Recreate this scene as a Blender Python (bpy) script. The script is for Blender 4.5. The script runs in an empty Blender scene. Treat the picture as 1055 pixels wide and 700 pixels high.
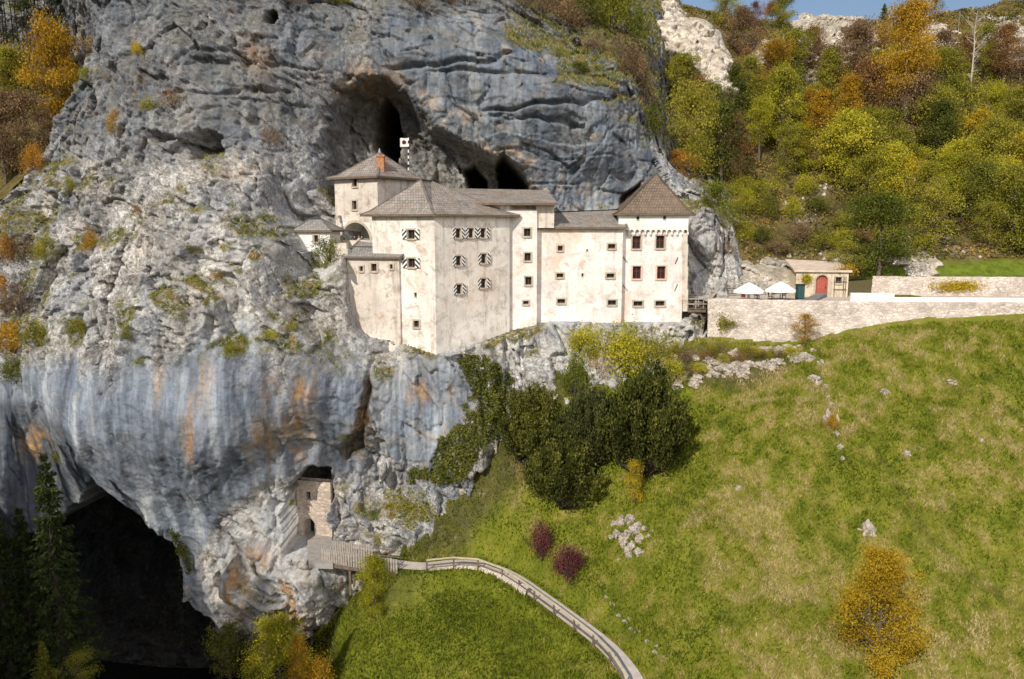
import bpy, math, random
import numpy as np
from mathutils import Vector, Matrix

# ------------------------------------------------------------------ camera, sky, sun, exposure
SC = bpy.context.scene
COL = SC.collection
PW, PH, FPX = 1055.0, 700.0, 760.0
PITCH = math.radians(8.6)
CT, ST = math.cos(PITCH), math.sin(PITCH)
cam_d = bpy.data.cameras.new("camera")
cam = bpy.data.objects.new("camera", cam_d); COL.objects.link(cam)
cam_d.sensor_width = 36.0; cam_d.sensor_fit = 'HORIZONTAL'
cam_d.lens = 36.0 * FPX / PW
cam_d.clip_start = 0.5; cam_d.clip_end = 5000
cam.location = (0, 0, 0); cam.rotation_euler = (math.pi / 2 - PITCH, 0, 0)
SC.camera = cam

SUN_AZ, SUN_EL = math.radians(31), math.radians(36)
SDIR = Vector((-math.sin(SUN_AZ) * math.cos(SUN_EL), -math.cos(SUN_AZ) * math.cos(SUN_EL), math.sin(SUN_EL)))
world = bpy.data.worlds.new("World"); SC.world = world; world.use_nodes = True
wn = world.node_tree
bg = wn.nodes["Background"]
sky = wn.nodes.new("ShaderNodeTexSky"); sky.sky_type = 'NISHITA'; sky.sun_disc = False
sky.sun_elevation = SUN_EL; sky.sun_rotation = math.pi - SUN_AZ; sky.altitude = 500
sky.air_density = 1.0; sky.dust_density = 2.5; sky.ozone_density = 1.0
wn.links.new(sky.outputs[0], bg.inputs[0]); bg.inputs[1].default_value = 0.125
sl = bpy.data.lights.new("sun", 'SUN'); sl.energy = 4.3; sl.angle = math.radians(0.6); sl.color = (1.0, 0.92, 0.80)
so = bpy.data.objects.new("sun", sl); COL.objects.link(so)
so.rotation_euler = SDIR.to_track_quat('Z', 'Y').to_euler(); so.location = (-40, -60, 80)
SC.view_settings.view_transform = 'Standard'; SC.view_settings.look = 'None'
SC.view_settings.gamma = 1.0; SC.view_settings.use_curve_mapping = False
SC.view_settings.exposure = 0.1

# ------------------------------------------------------------------ measuring helpers
def P(px, py, Y):
    """the point at depth Y that shows at (px, py) of the photograph"""
    u = (px - PW / 2) / FPX; v = (PH / 2 - py) / FPX
    k = Y / (CT + v * ST)
    return Vector((u * k, Y, (-ST + v * CT) * k))
def PZ(px, py, z):
    u = (px - PW / 2) / FPX; v = (PH / 2 - py) / FPX
    k = z / (-ST + v * CT)
    return Vector((u * k, (CT + v * ST) * k, z))
def proj(p):
    """(N,3) -> pixel coordinates of the photograph"""
    p = np.asarray(p, dtype=np.float64)
    d = p[:, 1] * CT - p[:, 2] * ST
    d = np.where(d < 1, 1, d)
    v = (p[:, 1] * ST + p[:, 2] * CT) / d
    return PW / 2 + FPX * p[:, 0] / d, PH / 2 - FPX * v

RNG = np.random.default_rng(11)
_perm = np.random.default_rng(3).permutation(4096).astype(np.int64)
_grad = np.random.default_rng(5).normal(size=(4096, 3)); _grad /= np.linalg.norm(_grad, axis=1)[:, None]
_cell = np.random.default_rng(7).random((4096, 3))
def _h(i, j, k):
    return _perm[(_perm[(_perm[i & 4095] + j) & 4095] + k) & 4095]
def noise(p, seed=0):
    p = np.asarray(p, dtype=np.float64) + seed * 17.31
    f = np.floor(p).astype(np.int64); t = p - f
    w = t * t * t * (t * (t * 6 - 15) + 10)
    out = 0
    for a in (0, 1):
        for b in (0, 1):
            for c in (0, 1):
                g = _grad[_h(f[:, 0] + a, f[:, 1] + b, f[:, 2] + c)]
                d = g[:, 0] * (t[:, 0] - a) + g[:, 1] * (t[:, 1] - b) + g[:, 2] * (t[:, 2] - c)
                out = out + d * (w[:, 0] if a else 1 - w[:, 0]) * (w[:, 1] if b else 1 - w[:, 1]) * (w[:, 2] if c else 1 - w[:, 2])
    return out * 1.6
def fbm(p, octs=4, seed=0, gain=0.5):
    s, a = 0, 1.0; p = np.asarray(p)
    for o in range(octs):
        s = s + a * noise(p, seed + o * 3.7); p = p * 2.03; a *= gain
    return s
def ridged(p, octs=4, seed=0, gain=0.5):
    s, a = 0, 1.0; p = np.asarray(p)
    for o in range(octs):
        s = s + a * (1 - 2 * np.abs(noise(p, seed + o * 3.7))); p = p * 2.03; a *= gain
    return s
def worley(p, seed=0):
    """F1, F2 and a random value of the cell"""
    p = np.asarray(p, dtype=np.float64) + seed * 9.17
    f = np.floor(p).astype(np.int64)
    f1 = np.full(len(p), 9.0); f2 = np.full(len(p), 9.0); cid = np.zeros(len(p))
    for a in (-1, 0, 1):
        for b in (-1, 0, 1):
            for c in (-1, 0, 1):
                h = _h(f[:, 0] + a, f[:, 1] + b, f[:, 2] + c); q = _cell[h]
                d = (f[:, 0] + a + q[:, 0] - p[:, 0]) ** 2 + (f[:, 1] + b + q[:, 1] - p[:, 1]) ** 2 + (f[:, 2] + c + q[:, 2] - p[:, 2]) ** 2
                n = d < f1
                f2 = np.where(n, f1, np.minimum(f2, d)); f1 = np.where(n, d, f1); cid = np.where(n, q[:, 0], cid)
    return np.sqrt(f1), np.sqrt(f2), cid
def facets(p, seed=0):
    """angular blocks: every cell of a cellular pattern is a step of its own with its own tilt; also the distance to the joint"""
    p = np.asarray(p, dtype=np.float64) + seed * 9.17
    f = np.floor(p).astype(np.int64)
    f1 = np.full(len(p), 9.0); f2 = np.full(len(p), 9.0); hh = np.zeros(len(p), np.int64); dl = np.zeros((len(p), 3))
    for a in (-1, 0, 1):
        for b in (-1, 0, 1):
            for c in (-1, 0, 1):
                h = _h(f[:, 0] + a, f[:, 1] + b, f[:, 2] + c); q = _cell[h]
                e = np.c_[p[:, 0] - f[:, 0] - a - q[:, 0], p[:, 1] - f[:, 1] - b - q[:, 1], p[:, 2] - f[:, 2] - c - q[:, 2]]
                d = (e * e).sum(1); n = d < f1
                f2 = np.where(n, f1, np.minimum(f2, d)); f1 = np.where(n, d, f1); hh = np.where(n, h, hh); dl[n] = e[n]
    g = _grad[hh]
    return (_cell[hh][:, 0] - .5) + (g * dl).sum(1) * 1.1, np.sqrt(f2) - np.sqrt(f1)
def sstep(a, b, x):
    t = np.clip((x - a) / (b - a), 0, 1); return t * t * (3 - 2 * t)
def sdist(x, y, poly):
    """distance to a polygon, positive inside"""
    poly = np.asarray(poly, dtype=np.float64); n = len(poly)
    best = np.full(x.shape, 1e9); inside = np.zeros(x.shape, bool)
    for i in range(n):
        ax, ay = poly[i]; bx, by = poly[(i + 1) % n]
        dx, dy = bx - ax, by - ay
        t = np.clip(((x - ax) * dx + (y - ay) * dy) / (dx * dx + dy * dy + 1e-9), 0, 1)
        best = np.minimum(best, np.hypot(x - ax - t * dx, y - ay - t * dy))
        if ay != by:
            c = ((ay > y) != (by > y)) & (x < (bx - ax) * (y - ay) / (by - ay) + ax)
            inside ^= c
    return np.where(inside, best, -best)
class TPS:
    def __init__(self, xy, val, lam=0.02):
        self.c = np.asarray(xy, dtype=np.float64); n = len(self.c)
        r = np.linalg.norm(self.c[:, None] - self.c[None], axis=2)
        K = self._k(r) + lam * n * np.eye(n)
        Q = np.c_[np.ones(n), self.c]
        A = np.block([[K, Q], [Q.T, np.zeros((3, 3))]])
        s = np.linalg.solve(A, np.r_[val, 0, 0, 0]); self.w = s[:n]; self.a = s[n:]
    @staticmethod
    def _k(r):
        return np.where(r > 1e-9, r * r * np.log(np.maximum(r, 1e-9)), 0)
    def __call__(self, x, y):
        q = np.c_[np.ravel(x), np.ravel(y)]; out = np.empty(len(q))
        for i in range(0, len(q), 20000):
            b = q[i:i + 20000]
            r = np.linalg.norm(b[:, None] - self.c[None], axis=2)
            out[i:i + 20000] = self._k(r) @ self.w + self.a[0] + b @ self.a[1:]
        return out.reshape(np.shape(x))

# ------------------------------------------------------------------ object helpers
def meta(o, label=None, cat=None, group=None, kind=None):
    if label: o["label"] = label
    if cat: o["category"] = cat
    if group: o["group"] = group
    if kind: o["kind"] = kind
    return o
def empty(name, loc, label=None, cat=None, group=None, rz=0.0):
    o = bpy.data.objects.new(name, None); COL.objects.link(o)
    o.location = loc; o.rotation_euler = (0, 0, rz); o.empty_display_size = 0.3
    return meta(o, label, cat, group)
def mesh_np(name, verts, faces, smooth=False):
    """fast mesh from arrays; faces is (n,3) or (n,4)"""
    me = bpy.data.meshes.new(name)
    verts = np.asarray(verts, dtype=np.float32); faces = np.asarray(faces, dtype=np.int32)
    k = faces.shape[1]
    me.vertices.add(len(verts)); me.vertices.foreach_set("co", verts.ravel())
    me.loops.add(faces.size); me.loops.foreach_set("vertex_index", faces.ravel())
    me.polygons.add(len(faces))
    me.polygons.foreach_set("loop_start", np.arange(0, faces.size, k, dtype=np.int32))
    if smooth: me.polygons.foreach_set("use_smooth", np.ones(len(faces), bool))
    me.update(calc_edges=True); me.validate()
    return me
def attr(me, name, vals, domain='POINT'):
    a = me.attributes.new(name, 'FLOAT', domain); a.data.foreach_set("value", np.asarray(vals, dtype=np.float32))
def link(name, me, mats=(), parent=None, **kw):
    o = bpy.data.objects.new(name, me); COL.objects.link(o)
    for m in (mats if isinstance(mats, (list, tuple)) else [mats]):
        if len(me.materials) < len(mats if isinstance(mats, (list, tuple)) else [mats]): me.materials.append(m)
    if parent: o.parent = parent
    return meta(o, **kw)
def root_loc(o):
    v = Vector((0, 0, 0))
    while o: v = v + o.location; o = o.parent
    return v
class MB:
    """collects faces in world space; build() makes ONE mesh object"""
    def __init__(s): s.v = []; s.f = []; s.m = []; s.uv = []
    def face(s, pts, m=0, uv=None):
        q = []; w = []
        for i, p in enumerate(pts):
            p = Vector(p)
            if q and (p - q[-1]).length < 1e-5: continue
            q.append(p); w.append(uv[i] if uv else (0, 0))
        if len(q) > 2 and (q[0] - q[-1]).length < 1e-5: q.pop(); w.pop()
        if len(q) < 3: return
        n = len(s.v); s.v += q; s.f.append(list(range(n, n + len(q)))); s.m.append(m); s.uv.append(w)
    def box(s, c, sx, sy, sz, ax=None, m=0):
        """box centred at c; ax: matrix whose columns are its axes"""
        c = Vector(c); A = ax or Matrix.Identity(3)
        X, Y, Z = A.col[0] * sx / 2, A.col[1] * sy / 2, A.col[2] * sz / 2
        k = [c + a * X + b * Y + d * Z for d in (-1, 1) for b in (-1, 1) for a in (-1, 1)]
        for f in ((0, 2, 3, 1), (4, 5, 7, 6), (0, 1, 5, 4), (2, 6, 7, 3), (0, 4, 6, 2), (1, 3, 7, 5)):
            s.face([k[i] for i in f], m)
    def bar(s, a, b, w, h=None, m=0, up=(0, 0, 1)):
        a, b = Vector(a), Vector(b); d = b - a; L = d.length
        if L < 1e-6: return
        d /= L; u = Vector(up)
        if abs(d.dot(u)) > .97: u = Vector((0, 1, 0))
        x = d.cross(u).normalized(); z = x.cross(d)
        s.box((a + b) / 2, w, L, h or w, Matrix((x, d, z)).transposed(), m)
    def tube(s, pts, rad, n=7, m=0, cap=True):
        pts = [Vector(p) for p in pts]; rings = []
        ref = Vector((0.31, 0.17, 0.2)).normalized()
        for i, p in enumerate(pts):
            d = (pts[min(i + 1, len(pts) - 1)] - pts[max(i - 1, 0)]).normalized()
            x = d.cross(ref if abs(d.dot(ref)) < .95 else Vector((1, 0, 0))).normalized(); y = d.cross(x)
            r = rad[i] if hasattr(rad, '__len__') else rad
            rings.append([p + (x * math.cos(t) + y * math.sin(t)) * r for t in (2 * math.pi * j / n for j in range(n))])
        for a, b in zip(rings, rings[1:]):
            for j in range(n):
                s.face([a[j], a[(j + 1) % n], b[(j + 1) % n], b[j]], m)
        if cap: s.face(rings[-1], m); s.face(rings[0][::-1], m)
    def build(s, name, mats, parent=None, smooth=False, local=False, **kw):
        off = Vector((0, 0, 0)) if local or not parent else root_loc(parent)
        me = bpy.data.meshes.new(name)
        me.from_pydata([tuple(v - off) for v in s.v], [], s.f)
        mats = mats if isinstance(mats, (list, tuple)) else [mats]
        for m in mats: me.materials.append(m)
        me.polygons.foreach_set("material_index", s.m)
        if smooth: me.polygons.foreach_set("use_smooth", [True] * len(s.f))
        ul = me.uv_layers.new(name="UVMap")
        flat = [c for w in s.uv for p in w for c in p]
        ul.data.foreach_set("uv", flat)
        me.update()
        o = bpy.data.objects.new(name, me); COL.objects.link(o)
        if parent: o.parent = parent
        return meta(o, **kw)

# ------------------------------------------------------------------ material helpers
class NT:
    def __init__(s, name, rough=0.9, spec=0.2):
        s.m = bpy.data.materials.new(name); s.m.use_nodes = True; s.t = s.m.node_tree
        s.b = s.t.nodes["Principled BSDF"]; s.b.inputs["Roughness"].default_value = rough
        s.b.inputs["Specular IOR Level"].default_value = spec
        s.out = s.t.nodes["Material Output"]
        s._pos = None
    def n(s, t, **kw):
        x = s.t.nodes.new("ShaderNode" + t)
        for k, v in kw.items(): setattr(x, k, v)
        return x
    def lk(s, a, b): s.t.links.new(a, b)
    def pos(s):
        if not s._pos: s._pos = s.n("TexCoord").outputs["Object"]
        return s._pos
    def mapped(s, scale, src=None, rot=(0, 0, 0)):
        m = s.n("Mapping"); m.inputs["Scale"].default_value = scale; m.inputs["Rotation"].default_value = rot
        s.lk(src or s.pos(), m.inputs["Vector"]); return m.outputs[0]
    def noise(s, scale, detail=6, rough=0.6, vec=None, dist=0.0):
        x = s.n("TexNoise"); x.inputs["Scale"].default_value = scale; x.inputs["Detail"].default_value = detail
        x.inputs["Roughness"].default_value = rough; x.inputs["Distortion"].default_value = dist
        s.lk(vec or s.pos(), x.inputs["Vector"]); return x.outputs["Fac"]
    def voro(s, scale, vec=None, feature='F1'):
        x = s.n("TexVoronoi"); x.feature = feature; x.inputs["Scale"].default_value = scale
        s.lk(vec or s.pos(), x.inputs["Vector"]); return x.outputs["Distance"]
    def ramp(s, fac, stops, interp='LINEAR'):
        r = s.n("ValToRGB"); r.color_ramp.interpolation = interp
        el = r.color_ramp.elements
        while len(el) < len(stops): el.new(0.5)
        for e, (p, c) in zip(el, stops):
            e.position = p; e.color = (*(c if hasattr(c, '__len__') else (c, c, c)), 1)
        s.lk(fac, r.inputs[0]); return r.outputs[0]
    def math(s, op, a, b=None, clamp=False):
        x = s.n("Math", operation=op, use_clamp=clamp)
        for i, v in enumerate((a, b)):
            if v is None: continue
            if isinstance(v, (int, float)): x.inputs[i].default_value = v
            else: s.lk(v, x.inputs[i])
        return x.outputs[0]
    def mix(s, fac, a, b, blend='MIX'):
        x = s.n("MixRGB", blend_type=blend)
        for i, v in enumerate((fac, a, b)):
            if isinstance(v, (int, float)): x.inputs[i].default_value = v
            elif isinstance(v, tuple): x.inputs[i].default_value = (*v, 1)
            else: s.lk(v, x.inputs[i])
        return x.outputs[0]
    def attr(s, name):
        x = s.n("Attribute"); x.attribute_name = name; return x.outputs["Fac"]
    def color(s, c):
        if isinstance(c, tuple): s.b.inputs["Base Color"].default_value = (*c, 1)
        else: s.lk(c, s.b.inputs["Base Color"])
    def bump(s, h, strength=0.5, dist=0.1):
        b = s.n("Bump"); b.inputs["Strength"].default_value = strength; b.inputs["Distance"].default_value = dist
        s.lk(h, b.inputs["Height"]); s.lk(b.outputs[0], s.b.inputs["Normal"])
def plain(name, c, rough=0.8, var=0.25, scale=3.0, bump=0.0, spec=0.2):
    t = NT(name, rough, spec)
    f = t.noise(scale, 5)
    t.color(t.ramp(f, [(0.3, tuple(x * (1 - var) for x in c)), (0.7, tuple(min(1, x * (1 + var)) for x in c))]))
    if bump: t.bump(t.noise(scale * 4, 4), bump, 0.05)
    return t.m

def rock_material(name, light=1.0, warm=0.0):
    t = NT(name, 0.92, 0.15)
    w = lambda r, g, b: (r * light * (1 + .12 * warm), g * light, b * light * (1 - .12 * warm))
    n1 = t.noise(0.22, 9, 0.66, dist=0.4)
    base = t.ramp(n1, [(0.30, w(.12, .125, .13)), (0.45, w(.24, .24, .24)), (0.58, w(.38, .375, .36)), (0.75, w(.50, .49, .47))])
    n2 = t.noise(1.6, 8, 0.7)
    base = t.mix(0.75, base, t.ramp(n2, [(0.34, .08), (0.5, .5), (0.64, .92)]), 'OVERLAY')
    n4 = t.noise(5.5, 5, 0.75)
    base = t.mix(0.6, base, t.ramp(n4, [(0.38, .1), (0.5, .5), (0.62, .9)]), 'OVERLAY')
    base = t.mix(t.math('MULTIPLY', t.ramp(t.noise(0.12, 6, .7), [(.48, 0.), (.62, 1.)]), .45), base, t.mix(1.0, base, (1.08, .93, .76), 'MULTIPLY'))
    # vertical water streaks
    sv = t.mapped((0.55, 0.2, 0.028))
    s1 = t.noise(1.0, 8, 0.6, sv, 0.15)
    stre = t.ramp(s1, [(0.29, w(.05, .062, .082)), (0.40, w(.15, .185, .24)), (0.50, w(.225, .27, .335)), (0.57, w(.30, .345, .405)), (0.65, w(.46, .49, .52)), (0.72, w(.64, .64, .63))])
    s2 = t.noise(1.0, 6, 0.6, t.mapped((2.2, 0.7, 0.06)))
    stre = t.mix(0.32, stre, t.ramp(s2, [(0.36, .1), (0.5, .5), (0.62, .9)]), 'OVERLAY')
    stre = t.mix(0.8, stre, t.mix(1.0, stre, t.ramp(t.noise(.11, 5, .6, t.mapped((1, 1, .55))), [(.36, (.50, .54, .60)), (.5, (.95, .98, 1.0)), (.64, (1.25, 1.2, 1.12))]), 'MULTIPLY'))
    col = t.mix(t.math('MULTIPLY', t.attr("streak"), 0.86), base, stre)
    # rock tone, cliff's shade partly put in: dark grey up high, pale lobe lower
    col = t.mix(t.attr("grey"), col, t.mix(1.0, col, (0.385, 0.392, 0.40), 'MULTIPLY'))
    col = t.mix(t.math('MULTIPLY', t.attr("pale"), 0.8), col, t.mix(0.62, col, w(.66, .63, .58)))
    # buff bare patches and ochre seepage
    n3 = t.noise(0.5, 6, 0.6)
    buff = t.ramp(n3, [(0.50, 0.0), (0.66, 1.0)])
    col = t.mix(t.math('MULTIPLY', t.math('MULTIPLY', buff, t.attr("buff")), 0.8), col, t.ramp(n2, [(0.3, (.28, .20, .13)), (0.7, (.56, .47, .37))]))
    oc = t.noise(1.0, 5, 0.6, t.mapped((1.1, 0.5, 0.2)))
    ocf = t.math('MULTIPLY', t.ramp(oc, [(0.40, 0.0), (0.56, 1.0)]), t.attr("ochre"))
    col = t.mix(ocf, col, t.ramp(n2, [(0.3, (.27, .13, .04)), (0.7, (.50, .34, .17))]))
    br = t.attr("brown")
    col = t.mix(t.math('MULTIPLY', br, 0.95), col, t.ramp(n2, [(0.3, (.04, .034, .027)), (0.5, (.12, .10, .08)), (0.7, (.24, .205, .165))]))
    col = t.mix(t.math('MULTIPLY', t.attr("wet"), 0.9), col, t.ramp(n2, [(0.3, (.006, .006, .006)), (0.55, (.014, .014, .016)), (0.75, (.035, .036, .04))]))  # near-black shade of the caves painted into the rock colour
    # dark lichen in joints
    v = t.voro(0.55, t.mapped((1, 1, 0.6)), 'DISTANCE_TO_EDGE')
    cr = t.ramp(v, [(0.0, 1.0), (0.05, 0.0)])
    col = t.mix(t.math('MULTIPLY', t.math('MULTIPLY', cr, t.math('SUBTRACT', 1.0, t.attr('streak'), True)), t.math('MULTIPLY', t.ramp(t.noise(.35, 3), [(.5, 0.), (.62, 1.)]), .55)), col, (.04, .042, .045))
    lich = t.ramp(t.noise(2.6, 6, 0.7), [(0.57, 0.0), (0.68, 1.0)])
    col = t.mix(t.math('MULTIPLY', lich, 0.45), col, (.075, .08, .075))
    # moss and dry grass on ledges
    mo = t.math('MULTIPLY', t.attr("moss"), t.ramp(t.noise(1.3, 6, .65), [(0.36, 0.0), (0.52, 1.0)]), True)
    mc = t.ramp(t.noise(0.6, 5), [(0.35, (.035, .045, .012)), (0.5, (.10, .095, .02)), (0.65, (.20, .135, .05))])
    col = t.mix(mo, col, mc)
    t.color(col)
    h = t.math('ADD', t.math('MULTIPLY', t.noise(0.9, 12, 0.68), 1.0), t.math('MULTIPLY', cr, -0.03))
    t.bump(h, 0.8, 0.38)
    return t.m
M = {}
M['cliff'] = rock_material("limestone_cliff")
M['rock'] = rock_material("pale_limestone", 1.2, 0.6)
M['boulder'] = rock_material("boulder_limestone", 1.05, 1.0)
# ------------------------------------------------------------------ CLIFF (front sheet y = f(x, z), overhangs and caves included)
WALLY = ([348, 385, 448, 518, 553, 640, 720], [77.5, 76.1, 74.0, 79.7, 80.5, 81.5, 82.2])
cliff_pts = [
 (-60,200,92),(-60,300,84),(-60,400,80),(-60,490,78),(-60,600,84),(-60,90,112),
 (100,-60,99),(200,-60,99),(300,-60,100),(400,-50,104),(500,-40,108),(620,0,112),(640,50,104),
 (100,0,90),(200,0,89),(300,0,91),(400,0,95),(500,0,98),(560,0,103),(560,30,99),(600,60,97),(620,25,108),
 (150,80,82.5),(250,80,84),(320,60,87),(420,60,89),(500,80,89),(580,80,90),(640,100,93),(668,150,95.5),(600,150,88.5),(540,130,88.5),(650,200,92.5),
 (108,30,95),(76,120,89),(52,190,83.5),(0,228,81.5),(80,60,110),(48,115,108),(92,90,93),(20,150,106),(30,180,100),(0,192,99),(55,165,95),(64,142,97),(30,60,118),(30,0,128),
 (120,180,77),(200,180,76),(270,170,78),(325,180,82),(100,130,81),(200,130,80),(300,120,83.5),
 (0,270,78),(60,280,74.5),(120,280,71),(200,280,69.5),(280,262,72.5),(300,330,70.5),(340,300,74),(357,300,75.2),(378,345,74.2),(355,267,76.3),(325,272,77.2),
 (300,225,79.5),(330,215,82),(345,190,84.5),(380,150,88),(440,180,88.5),(510,190,91),(560,210,91.5),(600,212,91),(640,210,92),
 (0,400,74.5),(60,420,70),(120,400,67),(200,400,65.5),(280,400,67),(340,390,70),(390,385,72.6),(0,470,75),(30,450,73),
 (100,480,69),(200,480,67),(280,480,69),(330,455,71),(60,478,72),
 (190,560,70.5),(250,560,69.5),(250,640,71),(330,620,70),(345,520,71.8),(400,500,72),(300,560,69),
 (448,366,73.6),(480,356,75.5),(520,346,77.6),(560,338,79.8),(640,335,81.0),(700,332,81.5),(716,338,82),
 (420,400,72.8),(480,395,74.2),(540,390,76),(600,375,78.4),(700,380,79),(400,450,71.6),(370,430,71.6),(470,450,72.8),(400,560,69.6),(460,540,71.3),(500,500,74),(520,430,75.2),
 (300,700,75),(400,640,73.5),(500,600,76),(600,500,79),(700,450,82),
 (500,290,84),(600,290,86),(680,280,87.5),(712,300,87),(730,262,88),(728,215,91),(760,300,91),(765,250,97),(790,300,97),(790,240,112),(800,150,140),(800,50,160),(720,50,142),(690,90,120),(705,170,108),
]
pts = np.array([P(*c) for c in cliff_pts])
fcliff = TPS(pts[:, [0, 2]], pts[:, 1], lam=0.004)
STEP = 0.14
gx = np.arange(-84, 31, STEP); gz = np.arange(-67, 41, STEP)
GX, GZ = np.meshgrid(gx, gz); cx, cz = GX.ravel(), GZ.ravel()
cy = fcliff(cx, cz)
cy = np.clip(cy, 55, 170)
cpx, cpy = proj(np.c_[cx, cy, cz])
base = np.c_[cx, cy, cz]
# --- how rugged each zone is
wob = 14 * noise(np.c_[cx, cy, cz] / 7.0, 40)
wo2 = 50 * noise(base / 9.0, 41) + 40 * noise(np.c_[base[:, 0] / 2.2, base[:, 1] / 5, base[:, 2] / 12], 42)
low = sstep(335, 418, cpy + wo2) * sstep(395, 355, cpx + wob) * sstep(505, 470, cpy - (cpx - 300) * .12 + .6 * wob)          # smooth streaked wall
lobe = sdist(cpx + .5 * wob, cpy + .5 * wob, [(215,560),(240,525),(290,500),(330,540),(345,600),(300,660),(200,640)])
tongue = sdist(cpx + .4 * wob, cpy + .4 * wob, [(40,440),(330,400),(330,470),(270,500),(225,530),(200,570),(215,640),(265,660),(180,580),(140,530),(90,490)])
rim = sstep(-8, 8, sdist(cpx + .4 * wob, cpy + .4 * wob, [(-300,395),(40,415),(80,440),(104,482),(92,512),(60,545),(-300,640)]))
low = np.maximum(low, np.maximum(sstep(-10, 8, tongue), rim))
lump = sdist(cpx + wob, cpy + .6 * wob, [(400,20),(520,25),(600,60),(650,110),(675,160),(650,215),(560,215),(520,160),(440,100),(400,70)])
lump = sstep(-15, 12, lump)
under = sstep(-8, 8, sdist(cpx + .5 * wob, cpy + .5 * wob, [(385,380),(440,365),(490,370),(500,400),(455,480),(395,470)]))
top = sstep(190, 120, cpy + wob) * (1 - lump)
rug = np.clip(1.0 - 0.72 * low - 0.55 * lump - .5 * under - .12 * top, .2, 1)
# --- displacement
warp = np.c_[noise(base / 6, 1), noise(base / 6, 2), noise(base / 6, 3)] * 1.6
q = base + warp
d = 1.8 * noise(base / 15, 20) + 0.9 * noise(base / 7, 21)
lean = q.copy(); lean[:, 0] += 0.42 * q[:, 2] * sstep(-45, -15, -np.abs(q[:, 0] + 30))   # ribs that lean like the bedding
an = lambda s, k: np.c_[lean[:, 0] / s, lean[:, 1] / s, lean[:, 2] / (s * k)]
d += rug * 0.75 * ridged(an(5.2, 2.6), 4, 22, .5)
fa, fe = facets(an(3.6, 1.9), 2)
sm_ = 1 - .62 * low
d += sm_ * (.15 + .85 * rug) * (1.25 * fa - 0.35 * sstep(.12, 0.0, fe))
fb_, fe2 = facets(an(1.35, 1.6), 5)
d += sm_ * (.12 + .88 * rug) * (.52 * fb_ - .16 * sstep(.14, 0.0, fe2))
fc, _ = facets(an(.55, 1.4), 8)
d += (1 - .5 * low) * (.15 + .85 * rug) * .17 * fc
d += (0.04 + .10 * rug) * ridged(an(.9, 1.6), 3, 25, .6)
# flutes of the streaked wall, bedding cracks of the big lump
d += low * 0.5 * ridged(np.c_[q[:, 0] / 3.2, q[:, 1] / 6, q[:, 2] / 26], 3, 27)
bed = q[:, 2] / 3.6 + 0.12 * noise(base / 5, 28) + .06 * q[:, 0] / 3.6
bf = bed - np.floor(bed)
cell = _cell[(np.floor(bed).astype(np.int64) * 7) & 4095][:, 1]
d += (lump * .9 + .35 * top) * ((cell - .5) * .8 - 0.5 * np.exp(-((bf - .5) / .035) ** 2) * (noise(base / 4.5, 29) > -.12))
# horizontal crack lines seen on the right lump
for (xa, ya, xb, yb, dep) in ((400,72,530,60,.9),(440,72,640,80,.7),(500,115,650,98,1.0),(505,122,600,128,.6),(175,100,300,92,.8),(200,62,330,70,.6),(225,100,320,110,.5)):
    t = (cpx - xa) / (xb - xa); yl = ya + (yb - ya) * t + 5 * noise(base / 3.0, 31)
    d -= dep * np.exp(-((cpy - yl) / 2.0) ** 2) * sstep(-.05, .05, t) * sstep(1.05, .95, t)
    d += .45 * dep * sstep(0, -14, cpy - yl) * sstep(-26, -14, cpy - yl) * sstep(-.05, .1, t) * sstep(1.05, .9, t)
yy = cy - d
# --- caves and hollows
jit = 5 * noise(base / 2.2, 50) + 2.5 * noise(base / .8, 51)
def hollow(poly, depth, wid, jt=1.0):
    global yy
    s = sdist(cpx + jt * jit, cpy + jt * jit * .8, poly)
    k = sstep(0, wid, s); yy = yy + depth * k
    return s
s_big = hollow([(322,190),(326,130),(346,96),(372,80),(398,80),(424,96),(448,128),(492,150),(535,168),(562,205),(520,214),(440,214),(340,214)], 6.5, 17)
s_hole = hollow([(379,104),(391,91),(403,106),(409,140),(404,172),(384,172),(374,140)], 20, 7, .6)
s_b1 = hollow([(474,172),(486,164),(500,182),(503,200),(478,198)], 9, 6, .5)
s_b2 = hollow([(509,164),(518,155),(532,170),(547,190),(547,200),(511,198)], 10, 6, .5)
s_top = hollow([(271,18),(274,11),(281,9),(287,13),(288,21),(283,27),(274,26)], 8, 3, .25)
s_p1 = hollow([(203,46),(210,45),(212,54),(205,57)], 2.5, 4, .4)
s_p2 = hollow([(241,42),(247,40),(249,50),(242,52)], 2.2, 4, .4)
s_p3 = hollow([(148,132),(185,138),(200,150),(160,152)], 2.5, 8, .8)
s_p4 = hollow([(192,140),(218,130),(236,140),(232,165),(195,168)], 3.2, 12, .8)
s_rt = hollow([(637,207),(652,190),(664,185),(662,196),(650,212),(638,214)], 4, 9, .6)
s_ruin = hollow([(292,505),(309,487),(324,477),(338,486),(340,552),(308,552),(310,525)], 7, 6, .25)
s_sm = hollow([(294,646),(298,637),(304,634),(312,637),(314,646)], 4, 4, .3)
s_gap = hollow([(346,462),(368,440),(372,400),(380,380),(386,400),(382,440),(372,470),(352,478)], 1.8, 8, .8)
s_rav = hollow([(-300,575),(0,556),(56,536),(88,508),(98,488),(112,500),(150,533),(188,566),(197,610),(226,642),(262,661),(290,705),(300,1200),(-300,1200)], 34, 20, .7)
yy = yy - 16 * sstep(600, 730, cpy) * sstep(6, 24, s_rav)
s_dr = sdist(cpx + .9 * jit, cpy, [(301,500),(320,478),(341,482),(345,590),(295,590),(295,520)])
yy = np.where((s_dr > 0) & (cz > -31.75), np.maximum(yy, 73.6), yy)
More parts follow.
